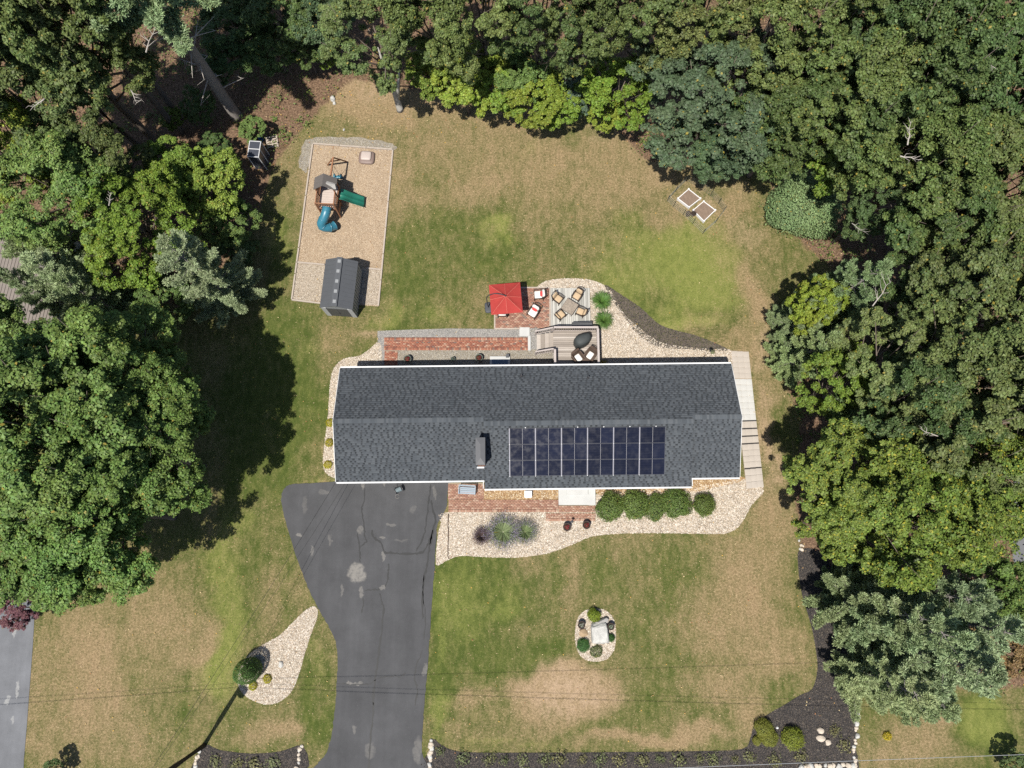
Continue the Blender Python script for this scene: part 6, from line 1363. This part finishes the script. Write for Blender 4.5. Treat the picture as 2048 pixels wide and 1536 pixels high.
# blade plants
def blades_mesh(seed, n, r, h, w, arch=1.0):
    rg = np.random.default_rng(seed); a = rg.random(n) * 6.283; L = r * (0.55 + 0.5 * rg.random(n)); H = h * (0.6 + 0.5 * rg.random(n)); V = []; F = []
    ca_, sa_ = np.cos(a), np.sin(a); prev = None; seg = 4; ws = [1, .9, .7, .4, .05]; Vs = []
    for k in range(seg + 1):
        t = k / seg; x = L * t ** 1.1; z = H * (math.sin(t * 2.2 * arch) / math.sin(min(2.2 * arch, 1.57)) if arch > 0.4 else t); wv = w * ws[k]
        Vs.append(np.stack([ca_ * x - sa_ * wv, sa_ * x + ca_ * wv, z], -1)); Vs.append(np.stack([ca_ * x + sa_ * wv, sa_ * x - ca_ * wv, z], -1))
    V = np.stack(Vs, 1); F = []
    for k in range(seg): F.append(np.stack([np.arange(n) * 10 + 2 * k, np.arange(n) * 10 + 2 * k + 1, np.arange(n) * 10 + 2 * k + 3, np.arange(n) * 10 + 2 * k + 2], -1))
    me = npmesh('blades', V.reshape(-1, 3), np.concatenate(F)); me.materials.append(m_leaf); return me
BL = blades_mesh(61, 520, 0.95, 0.62, 0.018)
for u, v, r, lab in ((1203, 603, 0.92, 'big arching green grass clump beside the dining platform, upper one'), (1207, 641, 0.86, 'big arching green grass clump beside the deck corner, lower one')):
    p = P(u, v, 0.3); t = thing('grass_clump', (p.x, p.y, 0), lab, 'plant', 'arching grass clumps'); o = obj('blades', BL, m_leaf, t); o.scale = (r, r, 1); o.color = (0.075, 0.14, 0.030, 1); o.rotation_euler.z = u
p = P(1206, 729, .2); t = thing('grass_clump', (p.x, p.y, 0), 'small yellowing leaf tuft at the deck corner', 'plant'); o = obj('blades', blades_mesh(62, 60, 0.5, 0.4, 0.02), m_leaf, t); o.color = (0.22, 0.18, 0.03, 1)
# lavender: stems plus flower spikes
def lavender(seed, n, r, h):
    b = blades_mesh(seed, n, r, h, 0.016, 0.55); rg = np.random.default_rng(seed + 1); m = n * 5; a = rg.random(m) * 6.283; f = 0.72 + 0.33 * rg.random(m); L = r * f * (0.55 + 0.5 * rg.random(m)); C = np.stack([np.cos(a) * L, np.sin(a) * L, h * (0.75 + 0.3 * rg.random(m))], -1)
    s = 0.05 * (0.7 + .6 * rg.random(m)); fm = npmesh('flower_spikes', leaves(C, nrm(rg.normal(0, 1, (m, 3)) + UP), s, s * 0.7, rg), quads(m)); fm.materials.append(m_flower); return b, fm
LB, LF = lavender(71, 340, 1.05, 0.8)
for u, v, r, cg, cf, lab in ((1006, 1064, 1.32, (0.16, 0.20, 0.10), (0.21, 0.19, 0.26), 'big lavender clump with green heart in front pebble bed'), (1050, 1064, 0.95, (0.15, 0.19, 0.09), (0.21, 0.19, 0.25), 'smaller lavender clump towards the red pots'), (963, 1073, 0.68, (0.10, 0.07, 0.07), (0.13, 0.09, 0.12), 'faded purple brown lavender towards the driveway')):
    p = P(u, v, 0.3); t = thing('lavender', (p.x, p.y, 0), lab, 'plant', 'lavender clumps')
    o = obj('stems', LB, m_leaf, t); o.scale = (r, r, 0.9); o.color = (*cg, 1); o = obj('flower_spikes', LF, m_flower, t); o.scale = (r, r, 0.9); o.color = (*cf, 1)
# flower pots ---------------------------------------------------------------
m_pot_d = M('dark_brown_pot', (0.050, 0.032, 0.028), 0.5); m_pot_g = M('green_grey_pot', (0.10, 0.115, 0.10), 0.6); m_soil2 = M('potting_soil', (0.03, 0.022, 0.018), 0.95)
pot_me = MB().lathe([(0.19, 0.0), (0.25, 0.30), (0.28, 0.40), (0.28, 0.44), (0.24, 0.44), (0.235, 0.36), (0.0, 0.36)], 20).mesh('pot', True); soil_me = MB().lathe([(0.235, 0.35), (0.235, 0.375), (0.0, 0.39)], 16).mesh('soil')
FLW = ball_mesh(81, 150, 0.30, 0.2, 0.6); LFP = ball_mesh(82, 160, 0.28, 0.2, 0.6)
def pot(u, v, mat, fc, lc, label, s=1.0, z=0.02):
    p = P(u, v, 0.4 * s); t = thing('flower_pot', (p.x, p.y, z), label, 'flower pot', 'flower pots'); t.scale = (s, s, s)
    obj('pot', pot_me, mat, t); obj('soil', soil_me, m_soil2, t)
    o = obj('leaves', LFP, m_leaf, t); o.scale = (0.2, 0.2, 0.16); o.location.z = 0.33; o.color = (*lc, 1)
    if fc: o = obj('blossoms', FLW, m_flower, t); o.scale = (0.15, 0.15, 0.17); o.location.z = 0.39; o.color = (*fc, 1)
RED = (0.45, 0.04, 0.07)
pot(815, 718, m_pot_g, RED, (.06, .08, .03), 'grey pot of red flowers at the brick walk end'); pot(958, 715.5, m_pot_g, RED, (.06, .08, .03), 'grey pot of red flowers beside the back step'); pot(906, 718, m_pot_g, None, (.12, .2, .16), 'small pale green pot between two red flower pots', 0.62)
pot(1134, 1054, m_pot_d, RED, (.07, .05, .03), 'brown pot of red flowers with a lamp stake beside it'); pot(1173, 1050, m_pot_d, RED, (.07, .05, .03), 'brown pot of red flowers nearer the clipped shrubs'); pot(1163, 1250, m_pot_d, (0.6, 0.6, 0.55), (.06, .08, .05), 'dark pot with one white bloom left of the boulder', 0.9); pot(1222, 1253, m_pot_d, (0.55, 0.6, 0.5), (.06, .12, .06), 'dark pot with white blooms right of the boulder', 0.85)
for u, v, s, lab in ((1377, 427, 0.75, 'small pale topped pot below the raised beds'), (1387.5, 427, 0.72, 'small dark pot touching the lower raised bed')): pot(u, v, m_pot_d, (0.4, 0.3, 0.2) if s > .73 else None, (.05, .04, .03), lab, s)
q = P(1143, 1043); ls = thing('lamp_stake', (q.x, q.y, 0), 'small black solar lamp on a stake by the brown pot', 'garden lamp'); MB().tube([(0, 0, 0), (0, 0, 0.5)], 0.012, 6).build('stake', m_pvc, ls); MB().lathe([(0.04, 0.5), (0.09, 0.58), (0.10, 0.6), (0.02, 0.64)], 10).build('lamp_head', m_pvc, ls)
# ------------------------------------------------------------------ undergrowth and fallen leaves
def scatter_region(polys, n, seed):
    rg = np.random.default_rng(seed); xy = np.stack([rg.uniform(-44, 44, n), rg.uniform(-14, 44, n)], 1); U, Vv = Qpix(xy[:, 0], xy[:, 1]); m = np.zeros(n, bool)
    for pl_ in polys: m |= inside(np.array(pl_, float), np.stack([U, Vv], 1))
    return xy[m], rg
xy, rg2 = scatter_region(litter_polys, 3600, 5); n = len(xy); per = 26; ii = np.repeat(np.arange(n), per); rad = 0.25 + 0.75 * rg2.random(n)
C = np.concatenate([xy[ii] + rg2.normal(0, 0.5, (len(ii), 2)) * rad[ii, None], (0.05 + rg2.random(len(ii)) * 0.7 * rad[ii])[:, None]], 1); s = 0.15 * (0.6 + .8 * rg2.random(len(ii)))
me = npmesh('undergrowth', leaves(C, nrm(UP + rg2.normal(0, .4, (len(ii), 3))), s, s * .7, rg2), quads(len(ii))); o = obj('undergrowth', me, m_leaf, None, 'stuff'); o.color = (0.10, 0.14, 0.035, 1); o['label'] = 'low green undergrowth on the woodland floor'
xy, rg2 = scatter_region(litter_polys + [[(520, 150), (900, 150), (1250, 240), (900, 270), (560, 330)]], 16000, 6); n = len(xy); s = 0.09 * (0.6 + .8 * rg2.random(n))
C = np.concatenate([xy, np.full((n, 1), 0.02) + rg2.random((n, 1)) * 0.02], 1)
me = npmesh('fallen_leaves', leaves(C, nrm(UP + rg2.normal(0, .3, (n, 3))), s, s * .7, rg2), quads(n)); o = obj('fallen_leaves', me, m_leaf_litter, None, 'stuff'); o['label'] = 'brown fallen leaves on the woodland floor'

rg2 = np.random.default_rng(9); n = 1500; xy = np.stack([rg2.uniform(-30, 24, n), rg2.uniform(-15, 34, n)], 1); inh = (xy[:, 0] > -12) & (xy[:, 0] < 15.5) & (xy[:, 1] > 2.2) & (xy[:, 1] < 11.2); xy = xy[~inh & ~inside(pp(DRV), xy)]; n = len(xy); s = 0.075 * (0.5 + rg2.random(n))
me = npmesh('stray_leaves', leaves(np.concatenate([xy, np.full((n, 1), 0.075)], 1), nrm(UP + rg2.normal(0, .25, (n, 3))), s, s * .7, rg2), quads(n)); o = obj('stray_leaves', me, m_leaf_litter, None, 'stuff'); o['label'] = 'stray dry leaves scattered over lawn and beds'

# grass blades lying over the lawn, straw where it is dry, green where it is lush
def tufts(name, n, seed, straw, mat, label):
    rg = np.random.default_rng(seed); xy = np.stack([rg.uniform(-34, 27, n), rg.uniform(-15.5, 33, n)], 1); ix = np.searchsorted(gx, xy[:, 0]); iy = np.searchsorted(gy, xy[:, 1])
    dd = dry[iy, ix] + rg.normal(0, 0.28, n); ok = (lit[iy, ix] < 0.4) & ((dd > 0.45) if straw else (dd < 0.45)); xy = xy[ok]; n = len(xy)
    L = 0.05 + 0.13 * rg.random(n); me = npmesh(name, leaves(np.concatenate([xy, np.full((n, 1), 0.006)], 1), nrm(UP + rg.normal(0, .12, (n, 3))), L, 0.016 + 0.022 * rg.random(n), rg, 0.3), quads(n)); o = obj(name, me, mat, None, 'stuff'); o['label'] = label
m_straw = palette('dry_grass_blades', [(0.31, 0.235, 0.135), (0.24, 0.175, 0.10), (0.37, 0.29, 0.175), (0.18, 0.13, 0.075)], 0.9); m_gblade = palette('green_grass_blades', [(0.072, 0.092, 0.025), (0.105, 0.125, 0.034), (0.055, 0.076, 0.02), (0.135, 0.15, 0.046)], 0.9)
tufts('dry_grass', 70000, 201, True, m_straw, 'straw coloured dry grass blades in the worn lawn'); tufts('green_grass', 70000, 202, False, m_gblade, 'green grass blades in the lush lawn')
